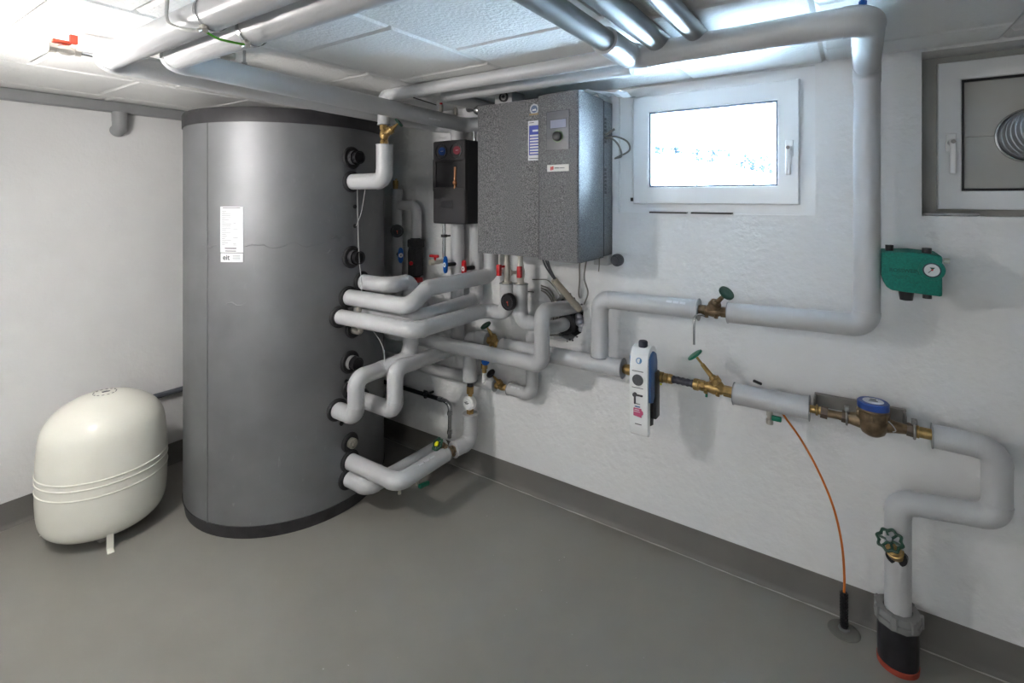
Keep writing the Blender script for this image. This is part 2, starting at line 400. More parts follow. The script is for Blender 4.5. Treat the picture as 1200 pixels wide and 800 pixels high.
def pipe(label, P, r=.04, br=.05, m=JACK, name='insulated_pipe', cat='pipe', group=None, ends=(0, 0), seg=32, names=('straight_section', 'elbow'), parent=None, endmat=None):
    t = parent or thing(name, label, cat, P[0], group)
    for q in fillet(P, br):
        if q[0] == 's':
            if (q[2]-q[1]).length < .003: continue
            M().cyl(q[1], q[2], r, seg=seg).build(names[0], m, t)
        else:
            d0 = (q[1][1]-q[1][0]).normalized(); d1 = (q[1][-1]-q[1][-2]).normalized()
            M().path([q[1][0]-d0*.004]+q[1]+[q[1][-1]+d1*.004], r+.0014, seg).build(names[1], m, t, .9)
    for e, a, b in ((ends[0], V(P[0]), V(P[1])), (ends[1], V(P[-1]), V(P[-2]))):
        if e:
            d = (b-a).normalized()
            M().lathe(a-d*.003, d, [(0, r*.4), (0, r+.003*e), (.003, r+.003*e), (.003, r*.4)], seg, caps=False).build('end_collar', endmat or JSEAM, t)
            M().cyl(a+d*.022, a+d*.0245, r+.0009, seg=seg).build('joint_band', m, t)
    return t
TP = 'tank'
pipe('upper short grey pipe bending up from the tank top port to the brass valve', [(-2.16, 1.674, 1.684), (-1.892, 1.674, 1.684), (-1.892, 1.674, 1.858)], ends=(0, 1))
t = pipe('white slim pipe rising from the brass valve and running along the ceiling', [(-1.892, 1.67, 1.958), (-1.892, 1.67, 2.098), (-.66, 1.67, 2.098)], .029, .035, ends=(1, 0))
t = pipe('grey slim pipe along the ceiling behind the white slim pipe, turning to the rear wall', [(-.70, 1.84, 2.098), (-1.66, 1.84, 2.098), (-1.66, 2.30, 2.098)], .028, .035)
# P1 / P2
pipe('left big ceiling pipe with red-lever valve at its bend, above the tank lid', [(.2, .61, 2.056), (-2.04, .61, 2.056), (-2.04, 2.225, 2.028), (-1.895, 2.225, 2.025), (-1.895, 2.225, 1.912)], .04, .055)
pipe('right big ceiling pipe with earthing clamp, running above the tank to the cabinet', [(.25, .71, 2.045), (-1.81, .71, 2.045), (-1.81, 2.2, 2.010), (-1.635, 2.2, 2.010), (-1.635, 2.2, 1.60)], .04, .055)
pipe('top tank feed pipe with double bend rising behind the cabinet left edge', [(-2.16, 1.653, 1.093), (-1.705, 1.653, 1.096), (-1.700, 1.775, 1.165), (-1.635, 2.2, 1.179), (-1.635, 2.2, 1.598)], .04, .05)
pipe('short bent pipe above the long ones, from tank down behind them', [(-2.16, 1.745, 1.158), (-1.942, 1.745, 1.158), (-1.942, 1.90, 1.158), (-1.942, 1.90, .83), (-1.93, 1.87, .76), (-1.998, 1.751, .725), (-1.998, 1.589, .725), (-1.998, 1.589, .537), (-2.16, 1.589, .537)], .04, .048)
pipe('long pipe just below the top feed pipe, ending at the dial gauge riser', [(-2.16, 1.603, 1.002), (-1.61, 1.603, 1.010), (-1.61, 2.117, 1.008), (-1.472, 2.117, 1.008), (-1.472, 2.117, 1.160)], .037, .05, ends=(0, 1))
pipe('partly hidden pipe between the two long ones, joining the second riser', [(-2.14, 1.72, 1.015), (-1.718, 1.74, 1.030), (-1.765, 2.235, 1.030), (-1.765, 2.235, 1.459)], .038, .048)
pipe('U-shaped pipe from the tank rising then running to the first riser', [(-2.14, 1.745, .536), (-1.895, 1.745, .536), (-1.895, 1.745, .746), (-1.905, 2.235, .735), (-1.905, 2.235, 1.459)], .04, .048)
pipe('low pipe crossing in front, from tank to the yellow handwheel valve', [(-2.16, 1.663, .249), (-1.784, 1.663, .249), (-1.784, 1.995, .249)], .04, .05, ends=(0, 1))
pipe('short elbow pipe between the handwheel valve and the round white gauge', [(-1.775, 2.055, .249), (-1.757, 2.17, .249), (-1.757, 2.17, .405)], .04, .05, ends=(1, 1), endmat=JACK)
pipe('lowest pipe near the floor, passing under the handwheel pipe', [(-2.16, 1.653, .166), (-1.986, 1.653, .166), (-1.975, 2.19, .166)], .038, .048)
pipe('cold water main along the rear wall left of the green-handle valve', [(-1.757, 2.17, .592), (-1.757, 2.17, .833), (-1.633, 2.17, .833)], .04, .05, ends=(1, 1))
t = pipe('main pipe along the rear wall ending at the blue and white device', [(-1.540, 2.17, .818), (-.867, 2.17, .826)], .04, ends=(1, 2))
pipe('branch pipe rising from the main and bending right to the stop valve', [(-.98, 2.17, .862), (-.98, 2.17, 1.13), (-.535, 2.17, 1.135)], .04, .05, ends=(1, 2))
pipe('large loop pipe climbing right of the window and returning along the ceiling', [(-.418, 2.17, 1.137), (.039, 2.17, 1.149), (.039, 2.17, 2.06), (.03, 1.58, 2.06), (-.60, 1.58, 2.06), (-.60, 1.36, 2.06)], .04, .05, ends=(1, 0))
pipe('dark grey ceiling pipe running on from the white elbow toward the camera', [(-.60, 1.36, 2.06), (-.60, -.6, 2.06), (-.60, -.6, 2.135)], .032, .04, JACKD)
pipe('middle dark ceiling pipe beside the white elbow', [(-.508, 1.80, 2.135), (-.508, 1.80, 2.092), (-.508, -.6, 2.092), (-.508, -.6, 2.135)], .034, .04, JACKD)
pipe('right-hand dark ceiling pipe of the three', [(-.395, 1.80, 2.135), (-.395, 1.80, 2.098), (-.395, -.6, 2.098), (-.395, -.6, 2.135)], .030, .04, JACKD)
pipe('J-shaped pipe in front rising into the wall opening beside the cables', [(-2.6, 2.06, .80), (-1.224, 2.05, .806), (-1.224, 2.05, 1.062), (-1.205, 2.40, 1.03)], .037, .045)
pipe('bypass pipe lowest on the rear wall, left of its small dark-handle valve', [(-2.9, 2.245, .565), (-1.640, 2.245, .565)], .033, ends=(0, 1))
pipe('bypass pipe right of the small dark-handle valve, turning up', [(-1.545, 2.245, .565), (-1.40, 2.245, .562), (-1.40, 2.245, .90), (-1.24, 2.245, .948), (-1.24, 2.42, .948)], .033, .045, ends=(1, 0))
pipe('riser below the right red valve, bending right behind the J pipe', [(-1.391, 2.12, 1.165), (-1.391, 2.12, .975), (-1.27, 2.15, .972)], .037, .05, ends=(1, 0))
pipe('slim riser with dial gauge and blue tap beside the tank', [(-2.40, 2.225, 1.655), (-2.40, 2.225, .93), (-2.40, 2.30, .93)], .034, .04, ends=(1, 0))
pipe('slim bent pipe from the gauge riser down to the black safety valve', [(-2.37, 2.225, 1.555), (-2.225, 2.225, 1.555), (-2.225, 2.225, 1.355)], .031, .05)
pipe('short pipe below the black safety valve', [(-2.225, 2.225, 1.115), (-2.225, 2.225, .93), (-2.225, 2.30, .93)], .031, .04)
pipe('insulated pipe between the slanted valve and the water meter', [(-.396, 2.17, .815), (-.137, 2.17, .817)], .041, ends=(1, 2))
pipe('thick grey pipe right of the water meter, folding down to the floor sleeve', [(.218, 2.17, .808), (.374, 2.17, .808), (.374, 2.17, .592), (.126, 2.17, .560), (.126, 2.17, .10)], .038, .048, ends=(1, 0))
def jacket_print(o, d, up, L, h, r_):
    """short white printed dashes on a pipe jacket; o on the pipe axis"""
    o, d, up = V(o), V(d).normalized(), V(up).normalized(); n = d.cross(up); g = M()
    for k in range(3):
        a = L*k/3; rs = []
        for j in range(4):
            t_ = (j-1.5)/3*h/r_; e = up*math.cos(t_)+n*math.sin(t_); rs.append([o+d*a+e*(r_+.0016), o+d*(a+L*.27)+e*(r_+.0016), o+d*(a+L*.27)+e*(r_-.001), o+d*a+e*(r_-.001)])
        g.rings(rs)
    return g
for nm, a_ in (('branch pipe rising', ((-.66, 2.17, 1.1335), (1, 0, 0), (0, -.75, .66), .085, .010, .04)), ('low pipe crossing', ((-1.784, 1.78, .249), (0, 1, 0), (.45, 0, .9), .12, .008, .04)),
               ('upper short grey pipe', ((-1.892, 1.674, 1.80), (.25, -.97, 0), (0, 0, 1), .001, .004, .04)), ('bypass pipe right', ((-1.52, 2.245, .5645), (1, 0, 0), (0, -.7, .7), .06, .009, .033)),
               ('right big ceiling', ((-1.81, 1.86, 2.0175), (0, 1, 0), (.9, 0, -.35), .09, .007, .04))):
    if a_[3] < .01: continue
    par = [o for o in COL.objects if o.get('label', '').startswith(nm)][0]
    jacket_print(*a_).build('printed_mark', PAPER, par, label='white printed marking')
# left wall duct and stub
t = thing('wall_pipe', 'long grey plastic pipe along the top of the left wall', 'pipe', (X0+.03, 0, 2.09))
M().bx(X0, X0+.055, YB, Y0, 2.072, 2.129, .008, 3).build('straight_section', GALV, t)
M().lathe((X0+.04, 1.075, 2.075), (0, 0, -1), [(0, .036), (.05, .036), (.07, .034)], 24).build('socket', GALV, t)
M().path([(X0+.04, 1.075, 2.04), (X0+.04, 1.075, 1.995), (X0+.028, 1.075, 1.982), (X0+.0, 1.075, 1.975)], .035, 24).build('elbow', GALV, t)
pipe('thin dark grey pipe along the left wall between white vessel and tank', [(X0+.025, .85, .44), (X0+.025, Y0, .44)], .016, m=mat('slate_pipe', (.10, .11, .13), .4), name='wall_pipe')

# ================================================================== BUFFER TANK
TC = V((-2.656, 1.658, 0)); TR = .516
t = thing('buffer_tank', 'tall grey foil-jacketed buffer storage tank with dark lid', 'tank', (TC.x, TC.y, 0)); tank = t
def ringprof(g, prof, seg=96): return g.lathe(TC, (0, 0, 1), prof, seg)
ringprof(M(), [(.045, TR-.03), (.045, TR-.001), (.9, TR), (1.40, TR), (1.972, TR), (1.972, TR-.03)]).build('jacket', TANKM, t)
ringprof(M(), [(0, TR-.02), (.0, TR-.008), (.03, TR-.004), (.062, TR+.003), (.066, TR-.02)]).build('base_band', TANKB, t)
ringprof(M(), [(1.958, TR-.02), (1.958, TR+.005), (2.018, TR+.006), (2.029, TR+.001), (2.032, TR-.02), (2.032, .0)]).build('lid', TANKB, t)
def cylpt(a, z, dr=0): a = math.radians(a); return TC + V((math.cos(a)*(TR+dr), math.sin(a)*(TR+dr), z))
def patch(a0, a1, z0, z1, dr, m, name, par, n=8):
    g = M(); rs = []
    for i in range(n+1):
        a = a0+(a1-a0)*i/n; rs.append([cylpt(a, z0, dr), cylpt(a, z1, dr), cylpt(a, z1, -.002), cylpt(a, z0, -.002)])
    g.rings(rs); return g.build(name, m, par)
g = M(); g.path([cylpt(-76.6, z, .0005) for z in (.06, .5, 1, 1.5, 1.958)], .0028, 8).build('jacket_seam', mat('seam', (.17, .175, .18), .35, metal=.4), t)
# crease across the jacket under the label
for a0_, a1_ in ((-80, -69), (-54, -14)):
    cr = [cylpt(a, 1.375 + .010*math.sin(a*.35) + random.uniform(-.006, .006), .0) for a in range(a0_, a1_, 3 if a1_ > -50 else 2)]
    M().path(cr, [random.uniform(.001, .004) for _ in cr], 6).build('jacket_crease', TANKM, t)
for z_, a0_, a1_ in ((1.40, -12, -2), (1.10, -66, -54), (1.33, -14, -8)):
    cr = [cylpt(a0_+(a1_-a0_)*k/5, z_+random.uniform(-.012, .012), .0) for k in range(6)]
    M().path(cr, [.001, .003, .004, .003, .002, .001], 6).build('jacket_crease', TANKM, t)
dm = (1/TR)*180/PI
patch(-67.8, -55.2, 1.345, 1.560, .0018, PAPER, 'type_label', t)
lab = patch(-67.6, -55.4, 1.300, 1.341, .0020, PAPER, 'maker_label', t)
def lines(name, rows, a_left, dr):
    g = M()
    for z, s0, s1, h in rows:
        n = 4; rs = []
        for i in range(n+1):
            a = a_left + (s0+(s1-s0)*i/n)*dm
            rs.append([cylpt(a, z, dr), cylpt(a, z+h, dr), cylpt(a, z+h, dr-.0006), cylpt(a, z, dr-.0006)])
        g.rings(rs)
    return g
rows = [(1.552, .012, .100, .0035)]
z = 1.538
while z > 1.375:
    rows.append((z, .008, .008+random.uniform(.012, .05), .0016))
    if random.random() < .4: rows.append((z-.002, .066, .066+random.uniform(.012, .028), .0016))
    z -= .0068
lines('x', rows, -67.8, .0022).build('fine_print', GINK, t)
lines('x', [(1.362, .024, .082, .0052), (1.350, .026, .080, .004)], -67.8, .0022).build('barcode', GINK, t)
lines('x', [(1.330-.006*i, .062, .098, .0014) for i in range(4)], -67.6, .0024).build('fine_print', GINK, t)
text('eit', .034, (0, 0, 0), (1, 0, 0), (0, 0, 1), INK, 'maker_logo', t, wrap=lambda a, b: cylpt(-67.6 + (.012+a)*dm, 1.311+b, .0026), bold=.0008)
# ports
def rosette(a, z, R, r_in=0):
    d = V((math.cos(math.radians(a)), math.sin(math.radians(a)), 0)); p = TC + d*(TR-.02); p.z = z
    return M().lathe(p, d, [(0, R), (.024, R), (.031, R-.006), (.031, R*.55), (.024, R*.5), (.024, .001)], 32), p, d
for a, z in ((1.8, 1.807), (1.8, 1.296), (.6, .758)):
    g, p, d = rosette(a, z, .058); ro = g.build('port_rosette', ROS, t)
    M().lathe(p, d, [(.02, .036), (.055, .036)], 28, caps=False).build('port_sleeve', mat('light_sleeve', (.22, .22, .22), .6) if z < 1 else mat('dark_sleeve', (.045, .045, .05), .6), ro)
    M().lathe(p, d, [(.052, .030), (.085, .033), (.0855, .028), (.078, .026)], 28).build('port_plug', BLK, ro)
for a, z, R in ((.6, .622, .05), (.6, .346, .05), (3, .985-.06, .05)):
    g, p, d = rosette(a, z, R); ro = g.build('port_rosette', ROS, t)
    M().lathe(p, d, [(.02, .024), (.04, .026), (.05, .026), (.052, .018), (.046, .016)], 20).hexn(p+d*.044, p+d*.058, .011).build('metal_plug', NICK, ro)
for a, z in ((1.8, 1.684), (9.7, 1.158), (-.6, 1.093), (-6.1, 1.002), (-7.6, .537), (9.7, .536), (.6, .249), (-.6, .166)):
    g, p, d = rosette(a, z, .056); g.build('pipe_rosette', ROS, t)
g = M(); 
for a, z in ((4, 1.555), (4, 1.455), (-2, .665), (-5, .46)):
    d = V((math.cos(math.radians(a)), math.sin(math.radians(a)), 0)); p = TC + d*(TR-.01); p.z = z; g.lathe(p, d, [(0, .011), (.014, .011), (.016, .006)], 14)
g.build('sensor_grommet', BLK, t)
# vent elbow at the side of the port under the second pipe
M().path([(-2.10, 1.66, .925), (-2.055, 1.655, .925), (-2.04, 1.65, .935), (-2.04, 1.65, .955)], .014, 12).hexn((-2.04, 1.65, .945), (-2.04, 1.65, .962), .018).build('vent_fitting', NICK, t)
tag(M().hexn((-2.04, 1.64, 1.035), (-2.04, 1.64, 1.075), .013).cyl((-2.04, 1.64, 1.0), (-2.04, 1.64, 1.10), .009).build('nipple', NICK), 'small pale nipple between the two long white pipes near the tank', 'fitting')
# thin sensor wires
def wire(label, pts, r=.0017, m=WIREW, n=8, name='sensor_wire', cat='wire'):
    return tag(M().path(spline(pts, n), r, 6).build(name, m), label, cat)
wire('thin wire hanging straight from the top tank elbow', [(-2.09, 1.67, 1.645), (-2.085, 1.672, 1.4), (-2.08, 1.675, 1.28), (-2.07, 1.68, 1.18), (-2.03, 1.65, 1.13), (-2.02, 1.655, 1.125)], .002)
wire('thin wire slanting down to the upper sensor in the tank side', [(-2.03, 1.67, 1.643), (-2.07, 1.68, 1.53), (-2.125, 1.69, 1.455)], .0018)
wire('curled thin wire looping beside the tank to the low sensor', [(-2.05, 1.70, .96), (-1.99, 1.74, .86), (-1.98, 1.75, .76), (-2.01, 1.72, .69), (-2.07, 1.68, .655), (-2.13, 1.64, .665)], .0022)

# ================================================================== EXPANSION VESSEL
VC = V((-3.015, .905, 0)); VR = .252
t = thing('expansion_vessel', 'cream oval expansion vessel on short feet by the left wall', 'vessel', (VC.x, VC.y, 0))
prof = [(.034, .0), (.035, .12), (.042, .175), (.062, .215), (.10, .240), (.17, .2500), (.27, VR), (.40, .2495), (.50, .240), (.550, .222), (.590, .190), (.625, .14), (.648, .08), (.656, .03), (.657, 0)]
def smooth_prof(P, n=5):
    pts = spline([(a, b, 0) for a, b in P], n); return [(p.x, max(0, p.y)) for p in pts]
M().lathe(VC, (0, 0, 1), smooth_prof(prof), 72, caps=False).build('body', CREAM, t, 1.2)
for z in (.338, .311, .268): M().torus((VC.x, VC.y, z), (0, 0, 1), VR-.0015, .0045, 72, 8).build('bead', CREAM, t)
for i, a in enumerate((-12, -132, 108)):
    a = math.radians(a); d = V((math.cos(a), math.sin(a), 0)); n = V((-d.y, d.x, 0))
    R = Matrix((d, n, V((0, 0, 1)))).transposed()
    b = VC + d*.222
    M().box(b+V((0, 0, .055)), (.004, .026, .11), R).box(b+d*.02+V((0, 0, .004)), (.040, .026, .005), R, .002, 1).build('foot', CREAM, t)
M().cyl((VC.x+.14, VC.y-.05, .035), (VC.x+.14, VC.y-.05, .085), .014).ball((VC.x+.15, VC.y-.055, .035), .02).build('air_valve_cap', DSTEEL, t)
M().cyl((VC.x+.19, VC.y+.02, .05), (VC.x+.19, VC.y+.02, .10), .010).build('connection_stub', BLK, t)
# printed mark on the crown
g = M()
for k in range(14):
    a = 2*PI*k/14; g.box((VC.x+.045*math.cos(a), VC.y+.045*math.sin(a), .6558), (.010, .004, .0012), Matrix.Rotation(a+PI/2, 3, 'Z'))
g.box((VC.x, VC.y, .6578), (.016, .022, .001)).ball((VC.x+.004, VC.y+.012, .6576), .009, 8, (1, 1, .1))
g.build('printed_mark', INK, t)

# ================================================================== VALVES
def handwheel(g, c, d, R, r=.006, lobes=6):
    g.torus(c, d, R, r, 48, 8, fn=lambda a: 1+.10*math.cos(lobes*a)); dd, x, y = frame(d); c = V(c)
    for k in range(3):
        a = 2*PI*k/3; e = x*math.cos(a)+y*math.sin(a); g.cyl(c-e*R, c+e*R, r*.7, seg=6)
    g.cyl(c-dd*.006, c+dd*.006, R*.32, seg=16); return g
def stopvalve(label, a, b, stem, sl=.10, s=1., wheel=GREEN, m=BRASS, hub=None, R=.030, closedwheel=True, at=.45, name='stop_valve', drains=True):
    a, b, stem = V(a), V(b), V(stem).normalized(); t = thing(name, label, 'valve', a); L = (b-a).length; d = (b-a)/L
    g = M(); g.lathe(a, d, [(0, .013*s), (L*.2, .013*s), (L*.3, .019*s), (L*.5, .024*s), (L*.7, .019*s), (L*.8, .013*s), (L, .013*s)], 20)
    g.build('valve_body', m, t)
    for p, q in ((a, a+d*L*.24), (b-d*L*.24, b)): M().hexn(p, q, .021*s).build('union_nut', m, t)
    c = a + d*L*at
    M().lathe(c, stem, [(0, .018*s), (.03*s, .018*s), (.032*s, .022*s), (.052*s, .022*s), (.054*s, .015*s), (.062*s, .013*s)], 18).build('bonnet', m, t)
    M().lathe(c+stem*.055*s, stem, [(0, .010*s), ((sl-.055)*.6, .008*s), ((sl-.055)*.6, .005*s), (sl-.055, .005*s)], 12).build('stem', m, t)
    e = c+stem*sl
    if closedwheel: M().lathe(e-stem*.004, stem, [(0, R*.3), (.002, R*.9), (.004, R), (.010, R), (.012, R*.85), (.009, R*.3), (.009, .001)], 24).build('handwheel', wheel, t)
    else:
        hw = handwheel(M(), e, stem, R).build('handwheel', wheel, t)
        if hub: M().cyl(e+stem*.004, e+stem*.010, R*.45, seg=20).build('hub_cap', hub, hw)
    if drains:
        side = d.cross(stem).normalized()
        if side.y > 0: side = -side
        for f in (.3, .62): 
            q = a+d*L*f; M().lathe(q, side*.75+V((0, 0, -.5)), [(.01*s, .008*s), (.028*s, .008*s), (.028*s, .004*s), (.02*s, .003*s)], 12).build('drain_plug', m, t)
    return t
stopvalve('brass slanted valve above the upper tank elbow, its wheel behind the ceiling pipe', (-1.892, 1.674, 1.858), (-1.892, 1.67, 1.958), (.62, .35, .62), .095, .95, DGREEN, R=.026)
stopvalve('brass stop valve with dark green handle left of the J-shaped pipe', (-1.633, 2.17, .833), (-1.540, 2.17, .820), (-.30, -.42, .85), .115, .95, DGREEN, R=.030, at=.62)
stopvalve('small brass stop valve with black handle low on the bypass pipe', (-1.640, 2.245, .565), (-1.545, 2.245, .565), (-.25, -.6, .75), .115, .85, BLK, R=.026, at=.55, drains=False)
t = stopvalve('brass stop valve with dark green wheel in the pipe below the window', (-.535, 2.17, 1.135), (-.418, 2.17, 1.137), (.55, -.35, .62), .125, 1.05, DGREEN, BRONZE, R=.031, at=.35)
M().path(spline([(-.505, 2.145, 1.118), (-.523, 2.135, 1.123), (-.538, 2.125, 1.112), (-.54, 2.12, 1.085), (-.54, 2.12, 1.0)], 5), .0048, 10).build('drain_spout', STEEL, t)
t = stopvalve('slanted brass valve with long stem and green handle right of the black hose', (-.545, 2.17, .822), (-.400, 2.17, .817), (-.62, -.12, .78), .165, 1.05, GREEN, R=.034, at=.72)
M().cyl((-.500, 2.163, .812), (-.500, 2.155, .782), .005, seg=10).build('drain_plug', GREEN, t)
t = stopvalve('bronze valve with green and yellow handwheel low beside the tank pipes', (-1.784, 1.995, .249), (-1.775, 2.055, .249), (-.25, -.72, .65), .092, 1.15, DGREEN, BRONZE, YEL, R=.030, closedwheel=False, drains=True)
# valve on the floor riser
t = thing('riser_valve', 'green scalloped handwheel valve on the thick pipe above the floor sleeve', 'valve', (.126, 2.13, .40))
d = V((-.22, -.62, .75)).normalized(); c = V((.118, 2.142, .398))
M().lathe(c-d*.01, d, [(0, .026), (.022, .026), (.024, .022), (.034, .021), (.036, .012), (.05, .011), (.052, .006), (.085, .006)], 20).build('bonnet', BRASS, t)
M().lathe((.122, 2.150, .388), (-.12, -.95, -.1), [(0, .032), (.018, .030), (.019, .024)], 28).build('insulation_cutout', BLK, t)
hw = handwheel(M(), c+d*.082, d, .033, .0055, 8).build('handwheel', DGREEN, t)
M().hexn(c+d*.078, c+d*.096, .009).build('wheel_nut', DSTEEL, hw)

# ball valves at the two ceiling pipe bends
t = thing('ball_valve', 'nickel ball valve with red lever at the left ceiling pipe bend', 'valve', (-2.05, .57, 2.066))
M().cyl((-2.055, .60, 2.066), (-2.06, .545, 2.068), .007).build('nipple', STEEL, t)
M().lathe((-2.06, .555, 2.068), (-.05, -1, .0), [(0, .013), (.014, .013), (.015, .010), (.028, .016), (.045, .016), (.058, .011), (.060, .015), (.078, .015)], 8).build('valve_body', NICK, t)
M().bx(-2.075, -2.050, .485, .53, 2.086, 2.096, .002).cyl((-2.062, .515, 2.075), (-2.062, .515, 2.09), .006).bx(-2.062, -2.045, .525, .545, 2.090, 2.118, .002).build('lever', REDL, t)
t = thing('drain_valve', 'small nickel drain valve behind the right ceiling pipe bend', 'valve', (-1.62, .74, 2.05))
M().lathe((-1.66, .745, 2.056), (.1, 1, 0), [(0, .010), (.05, .010), (.052, .015), (.075, .015), (.077, .012), (.09, .012)], 12).build('valve_body', NICK, t)
# clamps
def clamp(label, x, y, z, r):
    t = thing('earthing_clamp', label, 'clamp', (x, y, z-r))
    M().lathe((x-.006, y, z), (1, 0, 0), [(0, r+.0005), (0, r+.002), (.012, r+.002), (.012, r+.0005)], 32, caps=False).build('band', STEEL, t)
    p = V((x, y-r*.45, z-r*.95))
    M().box(p, (.022, .016, .016), None, .003, 1).cyl(p, p+V((.0, -.014, -.012)), .005, seg=8).hexn(p+V((.012, 0, -.004)), p+V((.02, -.006, -.012)), .007).build('screw_block', NICK, t)
clamp('earthing clamp on the left big ceiling pipe', -1.315, .61, 2.056, .041)
clamp('earthing clamp on the right big ceiling pipe', -1.31, .71, 2.043, .041)
tag(M().path(spline([(-1.315, .585, 2.012), (-1.31, .62, 1.998), (-1.305, .655, 1.996), (-1.305, .685, 1.998)]), .003, 8).build('earth_wire', GYEL), 'green and yellow earthing wire between the two ceiling pipes', 'wire')
tag(M().path(spline([(-1.43, .56, 2.13), (-1.43, .555, 2.06), (-1.40, .553, 2.03), (-1.35, .565, 2.012), (-1.32, .58, 2.008)]), .0045, 8).build('earth_cable', mat('white_cable', (.6, .6, .58), .4)), 'white cable curving down to the left earthing clamp', 'cable')
for lab_, x, y, z in (('threaded hanger rod above the right long ceiling pipe', -1.81, .95, 2.07), ('short blue hanger bolt above the loop pipe corner', .02, 1.58, 2.09)):
    tag(M().cyl((x, y, z), (x, y, 2.131), .005, seg=10).hexn((x, y, z+.008), (x, y, z+.018), .009).build('hanger_rod', STEEL if 'thr' in lab_ else BLUE), lab_, 'rod')

# ================================================================== PUMP GROUP
t = thing('pump_group', 'black insulated pump station box with two round thermometers', 'pump station', (-1.81, 2.29, 1.46))
x0, x1, ya, yb, z0, z1 = -1.927, -1.695, 2.05, 2.29, 1.46, 1.912
M().bx(x0, x1, ya+.02, yb, z0, z1, .012, 3).build('rear_shell', BLKM, t)
shell = mat('charcoal_foam', (.028, .026, .028), .7, bump=.8, bscale=300)
g = M().bx(x0, x1, ya, ya+.03, z0, z0+.20, .010, 3).bx(x0, x1, ya, ya+.03, z1-.115, z1, .010, 3).bx(x0, x0+.02, ya+.002, ya+.03, z0+.18, z1-.10).bx(x1-.022, x1, ya+.002, ya+.03, z0+.18, z1-.10)
g.build('front_shell', shell, t)
M().bx(x0+.02, x1-.022, ya+.012, ya+.02, z0+.198, z1-.113).build('window_recess', BLK, t)
M().cyl((x1-.075, ya+.006, z1-.145), (x1-.075, ya+.006, z1-.30), .006).ball((x1-.075, ya+.004, z1-.23), .012, 10).build('copper_pipe', COPPER, t)
M().bx(x0+.06, x0+.15, ya-.002, ya+.003, z0+.085, z0+.125, .001, 1).build('name_plate', BLK, t)
for k, (x, m) in enumerate(((x0+.062, BLUE), (x0+.168, RED))):
    M().lathe((x, ya+.004, z1-.058), (0, -1, 0), [(0, .044), (.008, .044), (.009, .036), (.003, .035), (.003, .001)], 28).build('thermometer_bezel', BLK, t)
    th = M().lathe((x+.014, ya-.004, z1-.058), (.25, -1, 0), [(0, .022), (.006, .022), (.006, .001)], 28).build('thermometer_dial', mat('dial_%d' % k, (.02, .06, .22) if k == 0 else (.20, .025, .04), .6, spec=.2), t)
    M().box((x+.018, ya-.0125, z1-.058), (.018, .001, .0016)).build('needle', WHT, th)
# steel bits above
t = thing('steel_connectors', 'pair of bare steel pipes between ceiling pipes and pump station', 'pipe', (-1.8, 2.2, 1.91))
for x in (-1.905, -1.75): M().cyl((x, 2.2, 1.90), (x, 2.2, 2.0), .012).build('steel_pipe', STEEL, t)
for lab_, y in (('left air vent with red cap standing on the ceiling pipe', 1.99), ('right air vent standing on the ceiling pipe nearer the cabinet', 2.11)):
    t = thing('air_vent', lab_, 'vent', (-1.81, y, 2.045), 'air vents on the ceiling pipe')
    M().lathe((-1.81, y, 2.045), (0, 0, 1), [(0, .007), (.012, .007), (.013, .0115), (.048, .0115), (.050, .008), (.054, .007)], 16).build('vent_body', NICK, t)
    if y < 2: M().cyl((-1.81, y, 2.095), (-1.81, y, 2.105), .008, seg=14).build('vent_cap', RED, t)
tag(M().path(spline([(-1.76, 2.16, 2.09), (-1.70, 2.13, 2.085), (-1.655, 2.11, 2.07), (-1.62, 2.10, 2.02), (-1.61, 2.10, 1.97)]), .017, 14).ball((-1.64, 2.09, 2.065), .026, 14).build('flexible_steel_hose', STEEL), 'shiny corrugated steel bend behind the cabinet top left', 'hose')
tag(M().path([(-1.63, 1.76, 2.075), (-1.585, 1.86, 2.045), (-1.54, 1.95, 2.0)], .003, 8).build('black_rod', BLK) if 0 else M().path([(-1.72, 1.70, 2.075), (-1.79, 1.93, 2.083)], .0028, 8).build('cable_tie_strap', BLK), 'black strap running down from the slim white pipe', 'strap')
# riser valves handles
def tee_handle(label, p, m, name='riser_tap', s=1., d=(-.25, -.97, 0)):
    p = V(p); t = thing(name, label, 'valve', p)
    d = V(d).normalized(); u = V((0, 0, 1)); x = d.cross(u)
    M().cyl(p, p+d*.055*s, .012*s, seg=14).build('shaft', BLK, t)
    c = p+d*.062*s; g = M()
    poly = []
    for k in range(32):
        a = 2*PI*k/32; rr = .020+.028*abs(math.cos(a))**6; poly.append((math.sin(a)*rr*s*.9, math.cos(a)*rr*s))
    g.prism(poly, c, x, u, d, .012*s); hd = g.build('tap_handle', m, t)
    M().cyl(c+d*.012*s, c+d*.0135*s, .014*s, seg=20).build('thermometer_dial', WHT, hd)
    M().cyl(c+d*.0135*s, c+d*.0145*s, .004*s, seg=10).build('needle', INK, hd)
tee_handle('blue tap with white dial on the left riser under the pump station', (-1.895, 2.205, 1.222), BLUE)
tee_handle('red tap with white dial on the right riser under the pump station', (-1.755, 2.20, 1.212), RED)
tee_handle('blue tap on the slim riser beside the tank', (-2.350, 2.19, 1.250), BLUE, d=(.85, -.5, 0))
